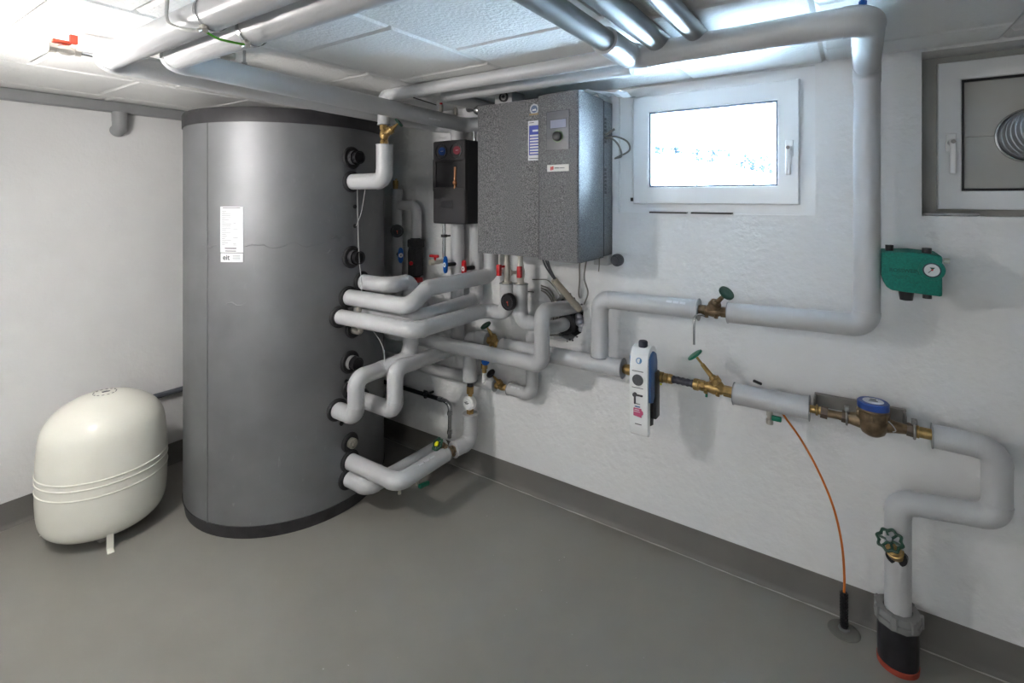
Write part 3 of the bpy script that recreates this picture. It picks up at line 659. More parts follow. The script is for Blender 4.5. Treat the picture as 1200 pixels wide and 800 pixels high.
def dial(label, p, d, r, tilt=0, face=BLK, mark=REDL, name='dial_gauge', stem=True):
    p = V(p); d = V(d).normalized(); t = thing(name, label, 'gauge', p)
    if stem: M().cyl(p-d*.03, p, .008).build('stem', BRASS, t)
    M().lathe(p, d, [(0, r*.9), (0, r), (.020, r), (.024, r*.93), (.020, r*.9), (.020, .001)], 32).build('case', BLK, t)
    dd, x, y = frame(d); g = M()
    for k in range(24):
        a = math.radians(-40+260*k/23); e = x*math.cos(a)+y*math.sin(a); c = p+d*.0208+e*r*.72
        g.cyl(c-e*r*.07, c+e*r*.07, .0009, seg=4)
    g.build('dial_marks', GINK if face is BLK else INK, t)
    M().cyl(p+d*.021, p+d*.021+V((.2, 0, -1)).normalized()*r*.42, .0013, seg=5).cyl(p+d*.020, p+d*.024, r*.09, seg=10).build('needle', mark, t)
    return t
dial('black dial gauge on the riser below the cabinet', (-1.415, 2.062, 1.085), (-.1, -1, 0), .043)
dial('black dial gauge on the slim riser next to the tank', (-2.355, 2.185, 1.395), (.75, -.65, 0), .040)
# cabinet ball valves
def cabvalve(label, x, y, lx):
    t = thing('ball_valve', label, 'valve', (x, y, 1.16))
    M().lathe((x, y, 1.16), (0, 0, 1), [(0, .026), (.012, .026), (.013, .017), (.03, .018), (.05, .022), (.075, .022), (.09, .017), (.10, .017), (.12, .013), (.145, .013), (.146, .02), (.175, .02)], 10).build('valve_body', NICK, t, .4)
    M().cyl((x, y, 1.225), (x-.028, y-.03, 1.225), .009).cyl((x-.03, y-.03, 1.225), (x-.036, y-.036, 1.225), .014).build('side_port', NICK, t)
    M().bx(lx-.011, lx+.011, y-.055, y-.035, 1.205, 1.262, .003).cyl((lx, y-.04, 1.25), (x, y, 1.25), .006).build('lever', RED, t)
cabvalve('left nickel ball valve with red lever under the cabinet', -1.472, 2.117, -1.490)
cabvalve('right nickel ball valve with red lever under the cabinet', -1.391, 2.12, -1.367)
# steel pipe with clamp & red tap
t = thing('steel_pipe', 'slim bare steel pipe with wall clamp hanging below the pump station', 'pipe', (-1.99, 2.22, 1.46))
X_ = -1.995
M().cyl((X_, 2.22, 1.47), (X_, 2.22, 1.245), .010).build('straight_section', STEEL, t)
M().lathe((X_, 2.22, 1.37), (0, 0, 1), [(0, .010), (0, .019), (.016, .019), (.016, .010)], 16).cyl((X_+.02, 2.22, 1.378), (X_+.035, 2.30, 1.378), .005).build('pipe_clamp', BLK, t)
M().cyl((X_, 2.22, 1.25), (X_, 2.22, 1.215), .015).path([(X_, 2.22, 1.235), (X_-.02, 2.19, 1.225), (X_-.035, 2.165, 1.225)], .013, 10).build('angle_body', NICK, t)
M().cyl((X_-.033, 2.168, 1.225), (X_-.045, 2.145, 1.225), .016).build('outlet_cap', mat('ivory_cap', (.6, .56, .45), .4), t)
M().bx(X_-.07, X_-.005, 2.165, 2.185, 1.252, 1.268, .004).cyl((X_-.03, 2.175, 1.235), (X_-.03, 2.175, 1.26), .007).build('lever', RED, t)
# black safety valve
t = thing('safety_group', 'black insulated safety valve housing with small red emblem', 'valve', (-2.225, 2.22, 1.115))
M().lathe((-2.225, 2.215, 1.115), (0, 0, 1), [(0, .028), (.012, .045), (.15, .047), (.19, .040), (.225, .030), (.24, .030)], 8).build('housing', BLKM, t, .4)
M().box((-2.205, 2.20, 1.325), (.075, .08, .05), None, .008, 2).build('upper_cover', BLKM, t)
M().cyl((-2.215, 2.172, 1.205), (-2.214, 2.165, 1.205), .012, seg=14).build('red_emblem', RED, t)
M().bx(-2.215, -2.165, 2.17, 2.22, 1.09, 1.118, .003).build('red_cap', RED, t)
tag(M().hexn((-2.40, 2.215, 1.655), (-2.40, 2.215, 1.675), .016).lathe((-2.40, 2.215, 1.675), (0, 0, 1), [(0, .017), (.035, .017), (.037, .012)], 14).cyl((-2.395, 2.215, 1.71), (-2.393, 2.215, 1.722), .006).build('brass_vent', BRASS), 'brass air vent on top of the slim riser beside the tank', 'vent')
# brass fill valve with blue cap
t = thing('fill_valve', 'small brass fill valve with blue cap between the two lower pipes', 'valve', (-1.65, 2.16, .66))
M().lathe((-1.655, 2.165, .655), (0, 0, 1), [(0, .013), (.02, .013), (.022, .018), (.045, .018), (.047, .014), (.095, .015), (.1, .010)], 12).cyl((-1.655, 2.165, .735), (-1.70, 2.165, .742), .008).build('valve_body', BRASS, t)
M().cyl((-1.64, 2.150, .732), (-1.618, 2.128, .730), .021, seg=20).build('blue_cap', BLUE, t)
M().lathe((-1.655, 2.165, .655), (.0, 0, -1), [(0, .012), (.03, .013), (.04, .012)], 12).path([(-1.655, 2.165, .62), (-1.652, 2.155, .608), (-1.645, 2.15, .605)], .009, 8).build('spout', WHT, t)
# small clip on riser and bypass
tag(M().torus((-1.93, 2.225, .885), (1, .2, 0), .020, .004, 20, 6).bx(-1.97, -1.94, 2.21, 2.24, .865, .905, .004).build('pipe_bracket', BLK), 'small black ring bracket left of the risers above the J pipe', 'bracket')
# gauge + couplings below cold water riser
t = thing('pressure_gauge', 'round white-faced gauge with brass unions under the cold water riser', 'gauge', (-1.757, 2.17, .40))
M().hexn((-1.757, 2.17, .402), (-1.757, 2.17, .425), .021).cyl((-1.757, 2.17, .40), (-1.757, 2.17, .44), .015).build('lower_union', BRASS, t)
M().lathe((-1.757, 2.185, .467), (-.1, -1, .0), [(0, .034), (.005, .038), (.03, .038), (.034, .034), (.040, .030), (.042, .001)], 36).build('case', WHT, t)
dd = V((-.1, -1, 0)).normalized(); c0 = V((-1.757, 2.185, .467))+dd*.0425
M().box(c0+V((0, 0, .006)), (.034, .001, .004)).box(c0+V((0, 0, .0)), (.022, .001, .003)).box(c0+V((0, 0, .013)), (.016, .001, .002)).build('dial_print', INK, t)
M().cyl((-1.757, 2.17, .50), (-1.757, 2.17, .525), .012).hexn((-1.757, 2.17, .518), (-1.757, 2.17, .545), .021).lathe((-1.757, 2.17, .545), (0, 0, 1), [(0, .018), (.012, .021), (.014, .016)], 16).build('upper_union', BRASS, t)
M().cyl((-1.757, 2.17, .556), (-1.757, 2.17, .594), .018).build('black_sleeve', BLK, t)
# steel drain pipe
t = pipe('dark then shiny steel pipe running behind the tank pipes and bending down', [(-2.9, 2.24, .402), (-1.965, 2.24, .396), (-1.965, 2.235, .19)], .012, .045, STEEL, 'steel_pipe', names=('straight_section', 'elbow'), seg=14)
for p, q in (((-2.05, 2.24, .397), (-2.03, 2.24, .397)), ((-1.965, 2.237, .345), (-1.965, 2.237, .325)), ((-1.965, 2.236, .235), (-1.965, 2.236, .215))): M().cyl(p, q, .016, seg=14).build('press_ring', STEEL, t)
M().cyl((-2.9, 2.24, .4025), (-2.06, 2.24, .397), .0128, seg=14).build('dark_sleeve', BLK, t)
tag(M().torus((-2.16, 2.24, .398), (1, 0, 0), .018, .005, 16, 6).box((-2.15, 2.225, .42), (.03, .012, .025), None, .003, 1).bx(-2.165, -2.155, 2.24, 2.305, .393, .403).build('pipe_clamp', BLK), 'black clamp holding the dark drain pipe to the wall', 'clamp')
t = thing('drain_cock', 'small drain cock with green lever beneath the low tank pipe', 'valve', (-1.784, 1.80, .19))
M().cyl((-1.784, 1.80, .215), (-1.784, 1.795, .180), .009).hexn((-1.784, 1.797, .195), (-1.784, 1.795, .178), .012).build('cock_body', NICK, t)
M().box((-1.765, 1.815, .177), (.02, .065, .018), Matrix.Rotation(-.15, 3, 'X'), .004, 2).build('lever', GREEN, t)
tag(M().cyl((-1.79, 1.68, .212), (-1.79, 1.675, .192), .006, seg=10).hexn((-1.79, 1.677, .20), (-1.79, 1.675, .19), .009).build('bleed_nipple', NICK), 'tiny nickel bleed nipple under the bend of the low tank pipe', 'fitting')

# ================================================================== CONTROL CABINET
t = thing('heat_pump_cabinet', 'speckled grey wall cabinet with round-knob control panel', 'cabinet', (-1.27, 2.30, 1.33)); cabn = t
cz0, cz1 = 1.325, 2.066
M().bx(-1.570, -.975, 2.205, 2.306, cz0, cz1-.004, .003, 1).build('rear_frame', CAB, t)
# hood with bulged right column, outline in plan extruded up
plan = [(-1.570, 2.200), (-1.570, 2.000), (-1.564, 1.994), (-1.200, 1.990), (-1.196, 1.972), (-1.186, 1.964), (-1.14, 1.953), (-1.08, 1.947), (-1.02, 1.944), (-.985, 1.9445), (-.978, 1.950), (-.975, 1.960), (-.975, 2.200)]
M().prism(plan[:4]+[(-1.198, 2.2)], (0, 0, cz0), (1, 0, 0), (0, 1, 0), (0, 0, 1), cz1-cz0-.004).build('front_door', CAB, t, .35)
def colshape(z0, z1):
    g = M(); P = [(-1.196, 2.200)]+plan[4:]; g.prism(P, (0, 0, z0), (1, 0, 0), (0, 1, 0), (0, 0, 1), z1-z0); return g
colshape(cz0-.006, cz1).build('control_column', CAB, t, .35)
M().bx(-.978, -.9735, 2.199, 2.206, cz0, cz1-.006).build('side_joint', BLK, t)
for z in (1.86, 1.62): 
    v_ = M()
    for k in range(7): v_.bx(-.976, -.9732, 2.214, 2.232, z+k*.018, z+k*.018+.013)
    v_.build('vent_slots', BLK, t)
def ycol(x):
    for (xa, ya_), (xb, yb_) in zip(plan[3:11], plan[4:12]):
        if xa <= x <= xb: return ya_+(yb_-ya_)*(x-xa)/(xb-xa)
    return 1.95
def curved(x0, x1, z0, z1, dr, m, name, par, n=8, back=.004, label=None):
    rs = []
    for i in range(n+1):
        x = x0+(x1-x0)*i/n; y = ycol(x); rs.append([(x, y-dr, z0), (x, y-dr, z1), (x, y+back, z1), (x, y+back, z0)])
    return M().rings(rs).build(name, m, par, label=label)
curved(-1.142, -1.020, 1.812, 1.987, .0006, BLK, 'panel_gap', t)
pn = curved(-1.139, -1.023, 1.815, 1.984, .0022, PANEL, 'control_panel', t)
curved(-1.139, -1.023, 1.9495, 1.9505, .0028, BLK, 'panel_seam', pn)
curved(-1.139, -1.023, 1.866, 1.867, .0028, BLK, 'panel_seam', pn)
curved(-1.122, -1.034, 1.908, 1.948, .0027, BLK, 'display_bezel', pn)
curved(-1.119, -1.037, 1.910, 1.946, .0032, LCD, 'display', pn)
kc = V((-1.079, ycol(-1.079)-.001, 1.872))
M().lathe(kc, (0, -1, 0), [(0, .0265), (.004, .0265), (.004, .022)], 32, caps=False).build('knob_ring', mat('olive_ring', (.10, .16, .08), .4), pn)
M().lathe(kc, (0, -1, 0), [(0, .022), (.016, .0205), (.018, .018), (.018, .001)], 32).build('knob', BLK, pn)
curved(-1.137, -1.024, 1.718, 1.748, .0015, mat('logo_plate', (.62, .61, .57), .4), 'logo_plate', t)
yy = ycol(-1.10)-.0045
# small red emblem, two facets
M().prism([(0, 0), (.008, 0), (.008, .013), (.003, .017), (0, .014)], (-1.117, yy, 1.7235), (1, 0, 0), (0, 0, 1), (0, 1, 0), .001).prism([(.010, 0), (.016, .004), (.016, .017), (.007, .017)], (-1.117, yy, 1.7235), (1, 0, 0), (0, 0, 1), (0, 1, 0), .001).build('logo_emblem', RED, t)
M().box((-1.085, yy+.0005, 1.733), (.022, .001, .004)).build('logo_lettering', INK, t)
M().box((-1.058, yy-.001, 1.733), (.026, .001, .003)).build('logo_lettering', GINK, t)
# energy label on the door
fy = 1.9885
M().bx(-1.262, -1.2005, fy, fy+.003, 1.775, 1.960).build('paper_label', PAPER, t)
g = M().bx(-1.256, -1.2005, fy-.0006, fy, 1.895, 1.938)
g.bx(-1.256, -1.252, fy-.0006, fy, 1.80, 1.90)
for k in range(7): g.bx(-1.256, -1.2005, fy-.0006, fy, 1.800+k*.0135, 1.8055+k*.0135)
g.build('blue_print', BLUEP, t)
M().box((-1.222, fy-.001, 1.913), (.03, .0008, .009)).build('white_print', PAPER, t)
M().bx(-1.255, -1.20, fy-.0005, fy, 1.783, 1.786).bx(-1.255, -1.23, fy-.0005, fy, 1.950, 1.953).build('fine_print', GINK, t)
M().cyl((-1.228, fy+.002, 2.014), (-1.228, fy-.0005, 2.014), .024, seg=32).build('round_seal', mat('seal_silver', (.45, .47, .50), .3, metal=.3), t)
M().cyl((-1.228, fy, 2.014), (-1.228, fy-.001, 2.014), .017, seg=32).build('seal_print', mat('seal_blue', (.10, .14, .24), .4), t)
M().prism([(-.012, -.006), (-.006, .003), (0, -.001), (.006, .005), (.012, -.006)], (-1.228, fy-.0012, 2.012), (1, 0, 0), (0, 0, 1), (0, 1, 0), .0008).build('seal_peaks', PAPER, t)
M().box((-1.230, fy-.0006, 1.990), (.050, .001, .008)).build('seal_ribbon', mat('bronze_ribbon', (.28, .20, .10), .5), t)
# bracket with knob on top
t = thing('mounting_bracket', 'grey bracket with round black screw knob on top of the cabinet', 'bracket', (-1.43, 2.09, 2.066))
M().bx(-1.49, -1.385, 2.035, 2.15, 2.064, 2.128, .002, 1).build('bracket_plate', mat('bracket_grey', (.34, .34, .34), .5), t)
M().lathe((-1.432, 2.035, 2.100), (0, -1, 0), [(0, .025), (.010, .025), (.012, .021), (.008, .019), (.008, .001)], 24).build('knob', BLK, t)
M().lathe((-1.429, 2.027, 2.100), (0, -1, 0), [(0, .017), (.003, .017), (.003, .001)], 24).build('knob_face', CONC, t)
M().box((-1.429, 2.023, 2.100), (.018, .002, .005)).box((-1.429, 2.023, 2.100), (.005, .002, .018)).build('screw_slot', BLK, t)
# crumpled foil on top
g = M(); rows_ = []
for i in range(13):
    u_ = i/12; rows_.append([(-1.04+.19*u_+random.uniform(-.006, .006), 2.02+.16*u_+.05*(j-1)+random.uniform(-.008, .008), 2.078+random.uniform(-.008, .014)-.01*u_) for j in range(4)])
g.rings(rows_, closed=False, caps=False)
fo = g.build('foil_sheet', FOILM, ang=.2); so = fo.modifiers.new('t', 'SOLIDIFY'); so.thickness = .001
tag(fo, 'crumpled clear plastic foil lying on the cabinet top', 'foil')
# cables around the cabinet
for lab_, pts, r in (('grey cable stub leaving the cabinet side vent', [(-.974, 2.22, 1.90), (-.955, 2.222, 1.91), (-.93, 2.225, 1.925)], .006),
                     ('small cable loop at the right side of the cabinet', [(-.974, 2.22, 1.885), (-.935, 2.20, 1.88), (-.900, 2.20, 1.845), (-.905, 2.25, 1.80), (-.955, 2.29, 1.792)], .0045),
                     ('wider cable loop reaching toward the window frame', [(-.974, 2.22, 1.88), (-.93, 2.23, 1.89), (-.878, 2.25, 1.865), (-.880, 2.28, 1.825), (-.955, 2.30, 1.795)], .0045),
                     ('left loose cable dropping from the cabinet bottom to the wall opening', [(-1.07, 2.15, 1.33), (-1.085, 2.17, 1.27), (-1.10, 2.2, 1.20), (-1.14, 2.27, 1.12), (-1.16, 2.33, 1.08)], .004),
                     ('right loose cable dropping from the cabinet bottom to the conduit', [(-1.02, 2.12, 1.33), (-1.055, 2.17, 1.27), (-1.075, 2.2, 1.21), (-1.075, 2.24, 1.14), (-1.11, 2.28, 1.08), (-1.15, 2.34, 1.05)], .004),
                     ('short cable end hanging below the cabinet corner', [(-.985, 2.17, 1.36), (-.985, 2.175, 1.30), (-.990, 2.178, 1.255)], .003),
                     ('long thin cable arching from the valves to the wall opening', [(-1.37, 2.20, 1.18), (-1.33, 2.28, 1.17), (-1.29, 2.295, 1.13), (-1.25, 2.298, 1.085), (-1.20, 2.33, 1.06)], .003),
                     ('thin dark cable passing behind the gauge riser', [(-1.62, 2.27, 1.20), (-1.56, 2.29, 1.12), (-1.50, 2.295, 1.095), (-1.42, 2.295, 1.095)], .003),
                     ('black lead from pump station to cabinet', [(-1.70, 2.18, 1.46), (-1.66, 2.15, 1.43), (-1.61, 2.13, 1.40)], .003),
                     ('slack cable sagging below the gauge riser', [(-1.50, 2.285, .96), (-1.44, 2.295, .90), (-1.37, 2.298, .875), (-1.26, 2.298, .885)], .0035)):
    wire(lab_, pts, r, BLK if 'black' in lab_ or 'dark' in lab_ else CAB_W, name='cable', cat='cable')
for k in range(3):
    wire(['outermost', 'middle', 'innermost'][k]+' grey cable of the bundle curving beside the right riser', [(-1.36+.0, 2.27, 1.14-.012*k), (-1.31-.010*k, 2.28, 1.12-.012*k), (-1.275-.012*k, 2.285, 1.05), (-1.265-.014*k, 2.285, .97), (-1.28-.016*k, 2.285, .90)], .0042, CAB_W, name='cable', cat='cable')
t = thing('cable_conduit', 'beige plastic conduit slanting into the wall opening', 'conduit', (-1.15, 2.3, 1.02))
ca, cb = V((-1.215, 2.15, 1.200)), V((-1.135, 2.27, 1.040))
M().cyl(ca, cb, .017, seg=20).build('conduit_tube', BEIGE, t)
for k in range(3):
    q = V((.008*(k-1), 0, .004*(k % 2)))
    wire(['left', 'centre', 'right'][k]+' dark cable entering the beige conduit from the cabinet', [V((-1.245, 2.10, 1.335))+q*2, V((-1.235, 2.12, 1.27))+q*1.5, ca+q*.6+V((0, 0, .01)), ca+(cb-ca)*.2+q*.4], .0045, mat('dark_cable', (.07, .07, .08), .5), name='cable', cat='cable')
tag(M().lathe((-.945, 2.305, 1.300), (0, -1, 0), [(0, .030), (.02, .030), (.022, .026), (.03, .026), (.032, .022), (.04, .022), (.042, .017), (.05, .017)], 24).build('cable_gland', mat('dark_gland', (.08, .085, .10), .4)), 'stepped dark rubber gland on the wall at the cabinet bottom right', 'gland')
tag(M().bx(-1.05, -.975, 2.25, 2.306, 1.275, 1.322, .003, 1).build('wall_bracket', mat('bracket_pale', (.5, .5, .5), .5)), 'pale mounting rail under the cabinet right end', 'bracket')
# foam and lead in the opening
g = M()
for p, r in (((-1.165, 2.33, .965), .028), ((-1.150, 2.325, .945), .020), ((-1.16, 2.34, .925), .018), ((-1.17, 2.33, .99), .02)): g.ball(p, r, 10, (1, .8, .9))
tag(g.build('foil_wad', mat('silver_foil', (.45, .45, .50), .3, metal=.6, bump=1, bscale=60)), 'crumpled silver wad stuffed in the wall opening', 'filler')
tag(M().lathe((-1.24, 2.36, .950), (0, -1, 0), [(0, .060), (.05, .062), (.055, .05), (.055, .034)], 24).build('rubber_sleeve', BLKM), 'dark sealing sleeve around the lower pipe in the wall opening', 'sleeve')
# wall bolt
tag(M().cyl((-.885, 2.31, 1.072), (-.885, 2.29, 1.072), .008, seg=10).hexn((-.885, 2.296, 1.072), (-.885, 2.285, 1.072), .011).cyl((-.89, 2.31, 1.098), (-.89, 2.303, 1.098), .005, seg=8).build('wall_screw', BLK), 'small black screw in the wall under the branch pipe', 'screw')

# ================================================================== WATER TREATMENT DEVICE
t = thing('water_filter', 'tall white and blue water treatment device with black filter bowl', 'device', (-.73, 2.17, .60))
xa, xb, yf = -.783, -.706, 2.045
# white spine, side profile extruded across x
def side(pr, x0, x1, m, name, bev=0, label=None):
    g = M(); g.prism(pr, (x0, 0, 0), (0, 1, 0), (0, 0, 1), (1, 0, 0), x1-x0)
    if bev: bmesh.ops.bevel(g.bm, geom=[e for e in g.bm.edges], offset=bev, segments=2, affect='EDGES', profile=.5)
    return g.build(name, m, t, .5, label=label)
pr = [(2.068, .607), (2.052, .600), (2.040, .607), (2.036, .64), (2.034, .80), (2.036, .90), (2.046, .942), (2.066, .965), (2.10, .972), (2.135, .962), (2.15, .94), (2.15, .93), (2.10, .945), (2.075, .935), (2.068, .90)]
side(pr, xa, xb, WHT, 'front_shell', .0025)
pr2 = [(2.050, .745), (2.050, .925), (2.075, .943), (2.10, .950), (2.128, .935), (2.140, .90), (2.140, .84), (2.125, .78), (2.085, .735)]
side(pr2, xa-.007, xb+.009, DBLUE, 'side_cheeks', .004)
M().lathe((-.742, 2.115, .62), (0, 0, 1), [(0, .02), (.01, .034), (.05, .036), (.14, .036), (.22, .032)], 10).bx(-.725, -.690, 2.10, 2.15, .66, .86, .006).build('filter_bowl', BLK, t, .5)
M().lathe((-.738, 2.105, .625), (0, 0, -1), [(0, .014), (.02, .016), (.035, .016), (.038, .010)], 16).build('drain_nozzle', BLK, t)
M().lathe((-.742, 2.085, .966), (0, 0, 1), [(0, .019), (.022, .019), (.026, .016), (.026, .001)], 20).build('top_cap', NAVY, t)
M().lathe((-.747, 2.036, .838), (0, -1, 0), [(0, .0235), (.004, .0235), (.004, .001)], 28).build('pressure_dial', PANEL, t)
g = M()
for k in range(6):
    a = 2*PI*k/6; g.cyl((-.747+.008*math.cos(a), 2.031, .838+.008*math.sin(a)), (-.747+.018*math.cos(a), 2.031, .838+.018*math.sin(a)), .0009, seg=4)
g.build('dial_marks', GINK, t)
M().bx(-.772, -.724, 2.0325, 2.036, .8735, .8755).bx(-.772, -.724, 2.0325, 2.036, .8045, .8065).build('shell_grooves', INK, t)
M().box((-.745, 2.032, .775), (.040, .006, .008), None, .002, 1).box((-.759, 2.031, .757), (.008, .006, .040), None, .002, 1).cyl((-.759, 2.036, .776), (-.759, 2.026, .776), .009, seg=16).build('lever', INK, t)
M().prism([(0, 0), (.034, -.004), (.034, .004), (.041, .010), (.041, .020), (.034, .026), (.034, .032), (0, .032)], (-.765, 2.0315, .688), (1, 0, 0), (0, 0, 1), (0, 1, 0), .003).build('pink_sticker', PINK, t)
M().box((-.748, 2.0322, .727), (.022, .002, .004)).build('blue_print', DBLUE, t)
M().box((-.748, 2.0322, .739), (.022, .002, .002)).box((-.745, 2.0335, .654), (.028, .002, .003)).build('fine_print', INK, t)
M().box((-.75, 2.0308, .714), (.020, .001, .003)).box((-.75, 2.0308, .706), (.026, .001, .002)).build('sticker_print', PAPER, t)
M().torus((-.744, 2.0385, .918), (0, -1, .25), .011, .0018, 20, 5).prism([(0, -.010), (.010, -.004), (.010, .006), (.004, .010)], (-.742, 2.0365, .918), (1, 0, 0), (0, 0, 1), (0, 1, 0), .0012).build('maker_emblem', mat('pale_blue_print', (.12, .28, .50), .4), t)
t = thing('brass_coupling', 'short brass union joining the main pipe to the white device', 'fitting', (-.85, 2.17, .825))
M().lathe((-.867, 2.17, .825), (1, 0, 0), [(0, .014), (.01, .022), (.03, .024), (.04, .021), (.05, .016), (.075, .016), (.085, .016)], 20).build('union_body', BRASS, t)
t = thing('hose_coupling', 'ribbed brass coupling right of the white and blue device', 'fitting', (-.70, 2.17, .825))
M().lathe((-.710, 2.16, .825), (1, 0, 0), [(0, .018), (.012, .018), (.014, .023), (.03, .023), (.032, .016), (.036, .020), (.05, .021), (.052, .017), (.056, .021), (.070, .020)], 18).build('coupling_body', BRASS, t)
M().ball((-.685, 2.145, .800), .005, 8).build('yellow_tag', YEL, t)
t = thing('rubber_hose', 'short black wrapped rubber hose between two brass couplings', 'hose', (-.64, 2.17, .82))
hp = []
for i in range(25): hp.append((i/24*.098, .0155+.0012*math.sin(i*1.3)))
M().lathe((-.642, 2.165, .824), (1, 0, -.02), hp, 20).build('hose_body', HOSE, t, 1.0)
M().lathe((-.553, 2.165, .822), (1, 0, 0), [(0, .016), (.0, .022), (.006, .024), (.02, .024), (.022, .019), (.03, .019)], 20).build('end_ferrule', BRASS, t)

# ================================================================== GREEN CASING
t = thing('pressure_station', 'green foam-cased domestic water station with white gauge on the rear wall', 'device', (.158, 2.30, 1.28))
poly = [(.080, 1.415), (.080, 1.340), (.083, 1.318), (.093, 1.298), (.108, 1.288), (.235, 1.280), (.238, 1.284), (.238, 1.408), (.234, 1.414), (.16, 1.419)]
g = M(); g.prism(poly, (0, 2.125, 0), (1, 0, 0), (0, 0, 1), (0, 1, 0), .17)
bmesh.ops.bevel(g.bm, geom=list(g.bm.edges), offset=.004, segments=2, affect='EDGES', profile=.5)
g.build('casing', TEAL, t, .5)
M().lathe((.211, 2.13, 1.365), (0, -1, 0), [(0, .036), (.010, .034), (.012, .024)], 28).build('gauge_collar', TEAL, t)
ga = M().lathe((.211, 2.124, 1.365), (0, -1, 0), [(0, .024), (.006, .024), (.007, .021), (.005, .020), (.005, .001)], 28).build('gauge_rim', NAVY, t)
M().cyl((.211, 2.1175, 1.365), (.211, 2.1170, 1.365), .020, seg=28).build('gauge_face', PAPER, ga)
M().prism([(-.006, .009), (.008, .009), (.001, 0)], (.211, 2.1162, 1.365), (1, 0, 0), (0, 0, 1), (0, 1, 0), .0006).build('gauge_mark', DGREEN, ga)
M().box((.207, 2.1158, 1.362), (.016, .001, .002), Matrix.Rotation(-.8, 3, 'Y')).build('needle', INK, ga)
M().ball((.2115, 2.1158, 1.366), .003, 8, (1, .3, 1)).build('needle_hub', RED, ga)
text('ROSSWEINER', .0165, (.100, 2.1245, 1.352), (1, 0, 0), (0, 0, 1), TEALD, 'raised_lettering', t, bold=.0005)
M().bx(.108, .150, 2.1242, 2.1252, 1.338, 1.3395).bx(.108, .146, 2.1242, 2.1252, 1.332, 1.3333).bx(.155, .175, 2.1242, 2.1252, 1.318, 1.3193).build('embossed_lines', TEALD, t)
M().cyl((.104, 2.20, 1.41), (.104, 2.20, 1.436), .012).build('top_plug', BLK, t)
M().cyl((.203, 2.17, 1.405), (.203, 2.17, 1.433), .013).build('top_plug', BLK, t)
M().lathe((.148, 2.16, 1.285), (0, 0, -1), [(0, .022), (.008, .021), (.03, .018), (.032, .010)], 20).build('bottom_plug', BLK, t)
M().cyl((.203, 2.16, 1.285), (.203, 2.16, 1.266), .0125).build('bottom_plug', BLK, t)
M().cyl((.236, 2.18, 1.392), (.248, 2.18, 1.392), .005).cyl((.246, 2.18, 1.392), (.262, 2.18, 1.392), .009, seg=12).build('side_nipple', NICK, t)

# ================================================================== WATER METER
t = thing('water_meter', 'bronze water meter with blue rim dial on the rear wall', 'water meter', (.057, 2.17, .78))
c = V((.057, 2.165, 0))
M().lathe(c+V((0, 0, .768)), (0, 0, 1), [(0, .001), (.002, .02), (.012, .034), (.030, .042), (.052, .044), (.062, .044)], 36).build('meter_bowl', BRONZE, t)
M().lathe(c+V((0, 0, .828)), (0, 0, 1), [(0, .044), (.001, .048), (.028, .049), (.030, .045), (.040, .045)], 36).build('ring_nut', BRONZE, t)
for k in range(6):
    a = 2*PI*k/6+.4; M().box(c+V((.049*math.cos(a), .049*math.sin(a), .842)), (.006, .012, .024), Matrix.Rotation(a, 3, 'Z'), .002, 1).build('ring_lug', BRONZE, t)
M().lathe(c+V((0, 0, .866)), (0, 0, 1), [(0, .047), (.020, .047), (.023, .044), (.023, .031)], 40, caps=True).build('blue_collar', mat('meter_blue', (.02, .07, .30), .35), t)
fc = M().cyl(c+V((0, 0, .888)), c+V((0, 0, .890)), .031, seg=32).build('meter_face', PAPER, t)
M().box(c+V((0, -.004, .8906)), (.026, .006, .0008)).box(c+V((0, .012, .8906)), (.018, .010, .0008)).build('counter_print', GINK, t)
M().lathe((-.005, 2.17, .812), (1, 0, 0), [(-.085, .014), (-.04, .014), (-.005, .021), (.03, .028)], 20).lathe((.12, 2.17, .812), (-1, 0, 0), [(-.055, .014), (-.03, .016), (.0, .020), (.04, .028)], 20).build('meter_tube', BRONZE, t)
for x in (-.100, -.035, .150): M().hexn((x, 2.17, .814), (x+.022, 2.17, .812), .022).build('union_nut', mat('dull_bronze', (.16, .125, .10), .5, metal=.6, bump=.3, bscale=100), t)
M().lathe((-.137, 2.17, .816), (1, 0, 0), [(0, .014), (.02, .014), (.022, .020), (.028, .020), (.030, .014), (.04, .017)], 18).build('brass_spigot', BRASS, t)
M().lathe((.170, 2.17, .812), (1, 0, 0), [(0, .016), (.006, .021), (.012, .021), (.014, .018), (.05, .018)], 20).build('brass_spigot', BRASS, t)
M().path(spline([(.095, 2.135, .842), (.108, 2.13, .832), (.118, 2.13, .815), (.11, 2.13, .808)]), .0018, 6).build('seal_wire', WIREW, t)
t = thing('meter_bracket', 'dark steel wall bracket behind the water meter', 'bracket', (.03, 2.28, .80))
M().bx(-.125, .155, 2.270, 2.275, .795, .845, .001, 1).bx(-.125, .155, 2.255, 2.275, .843, .847).build('back_plate', DSTEEL, t)
for x in (-.122, .150): M().bx(x-.003, x+.003, 2.20, 2.272, .795, .845, .001, 1).build('bracket_arm', DSTEEL, t)
for x in (-.030, .160):
    M().torus((x+.01, 2.17, .812), (1, 0, 0), .025, .004, 24, 6).bx(x+.002, x+.018, 2.16, 2.18, .835, .852, .002, 1).build('pipe_clip', DSTEEL, t)
t = thing('drain_tap', 'nickel drain tap with green lever below the meter pipe', 'valve', (-.262, 2.16, .73))
M().lathe((-.268, 2.165, .778), (0, 0, -1), [(0, .012), (.018, .012), (.02, .009), (.03, .009), (.032, .013), (.05, .013), (.05, .008)], 14).build('tap_body', NICK, t)
M().box((-.243, 2.155, .757), (.034, .014, .020), None, .004, 2).build('lever', GREEN, t)
tag(M().box((-.318, 2.215, .862), (.034, .012, .010), Matrix.Rotation(.25, 3, 'Y'), .003, 1).build('valve_key', BLK), 'small black lever tip behind the meter pipe', 'lever')

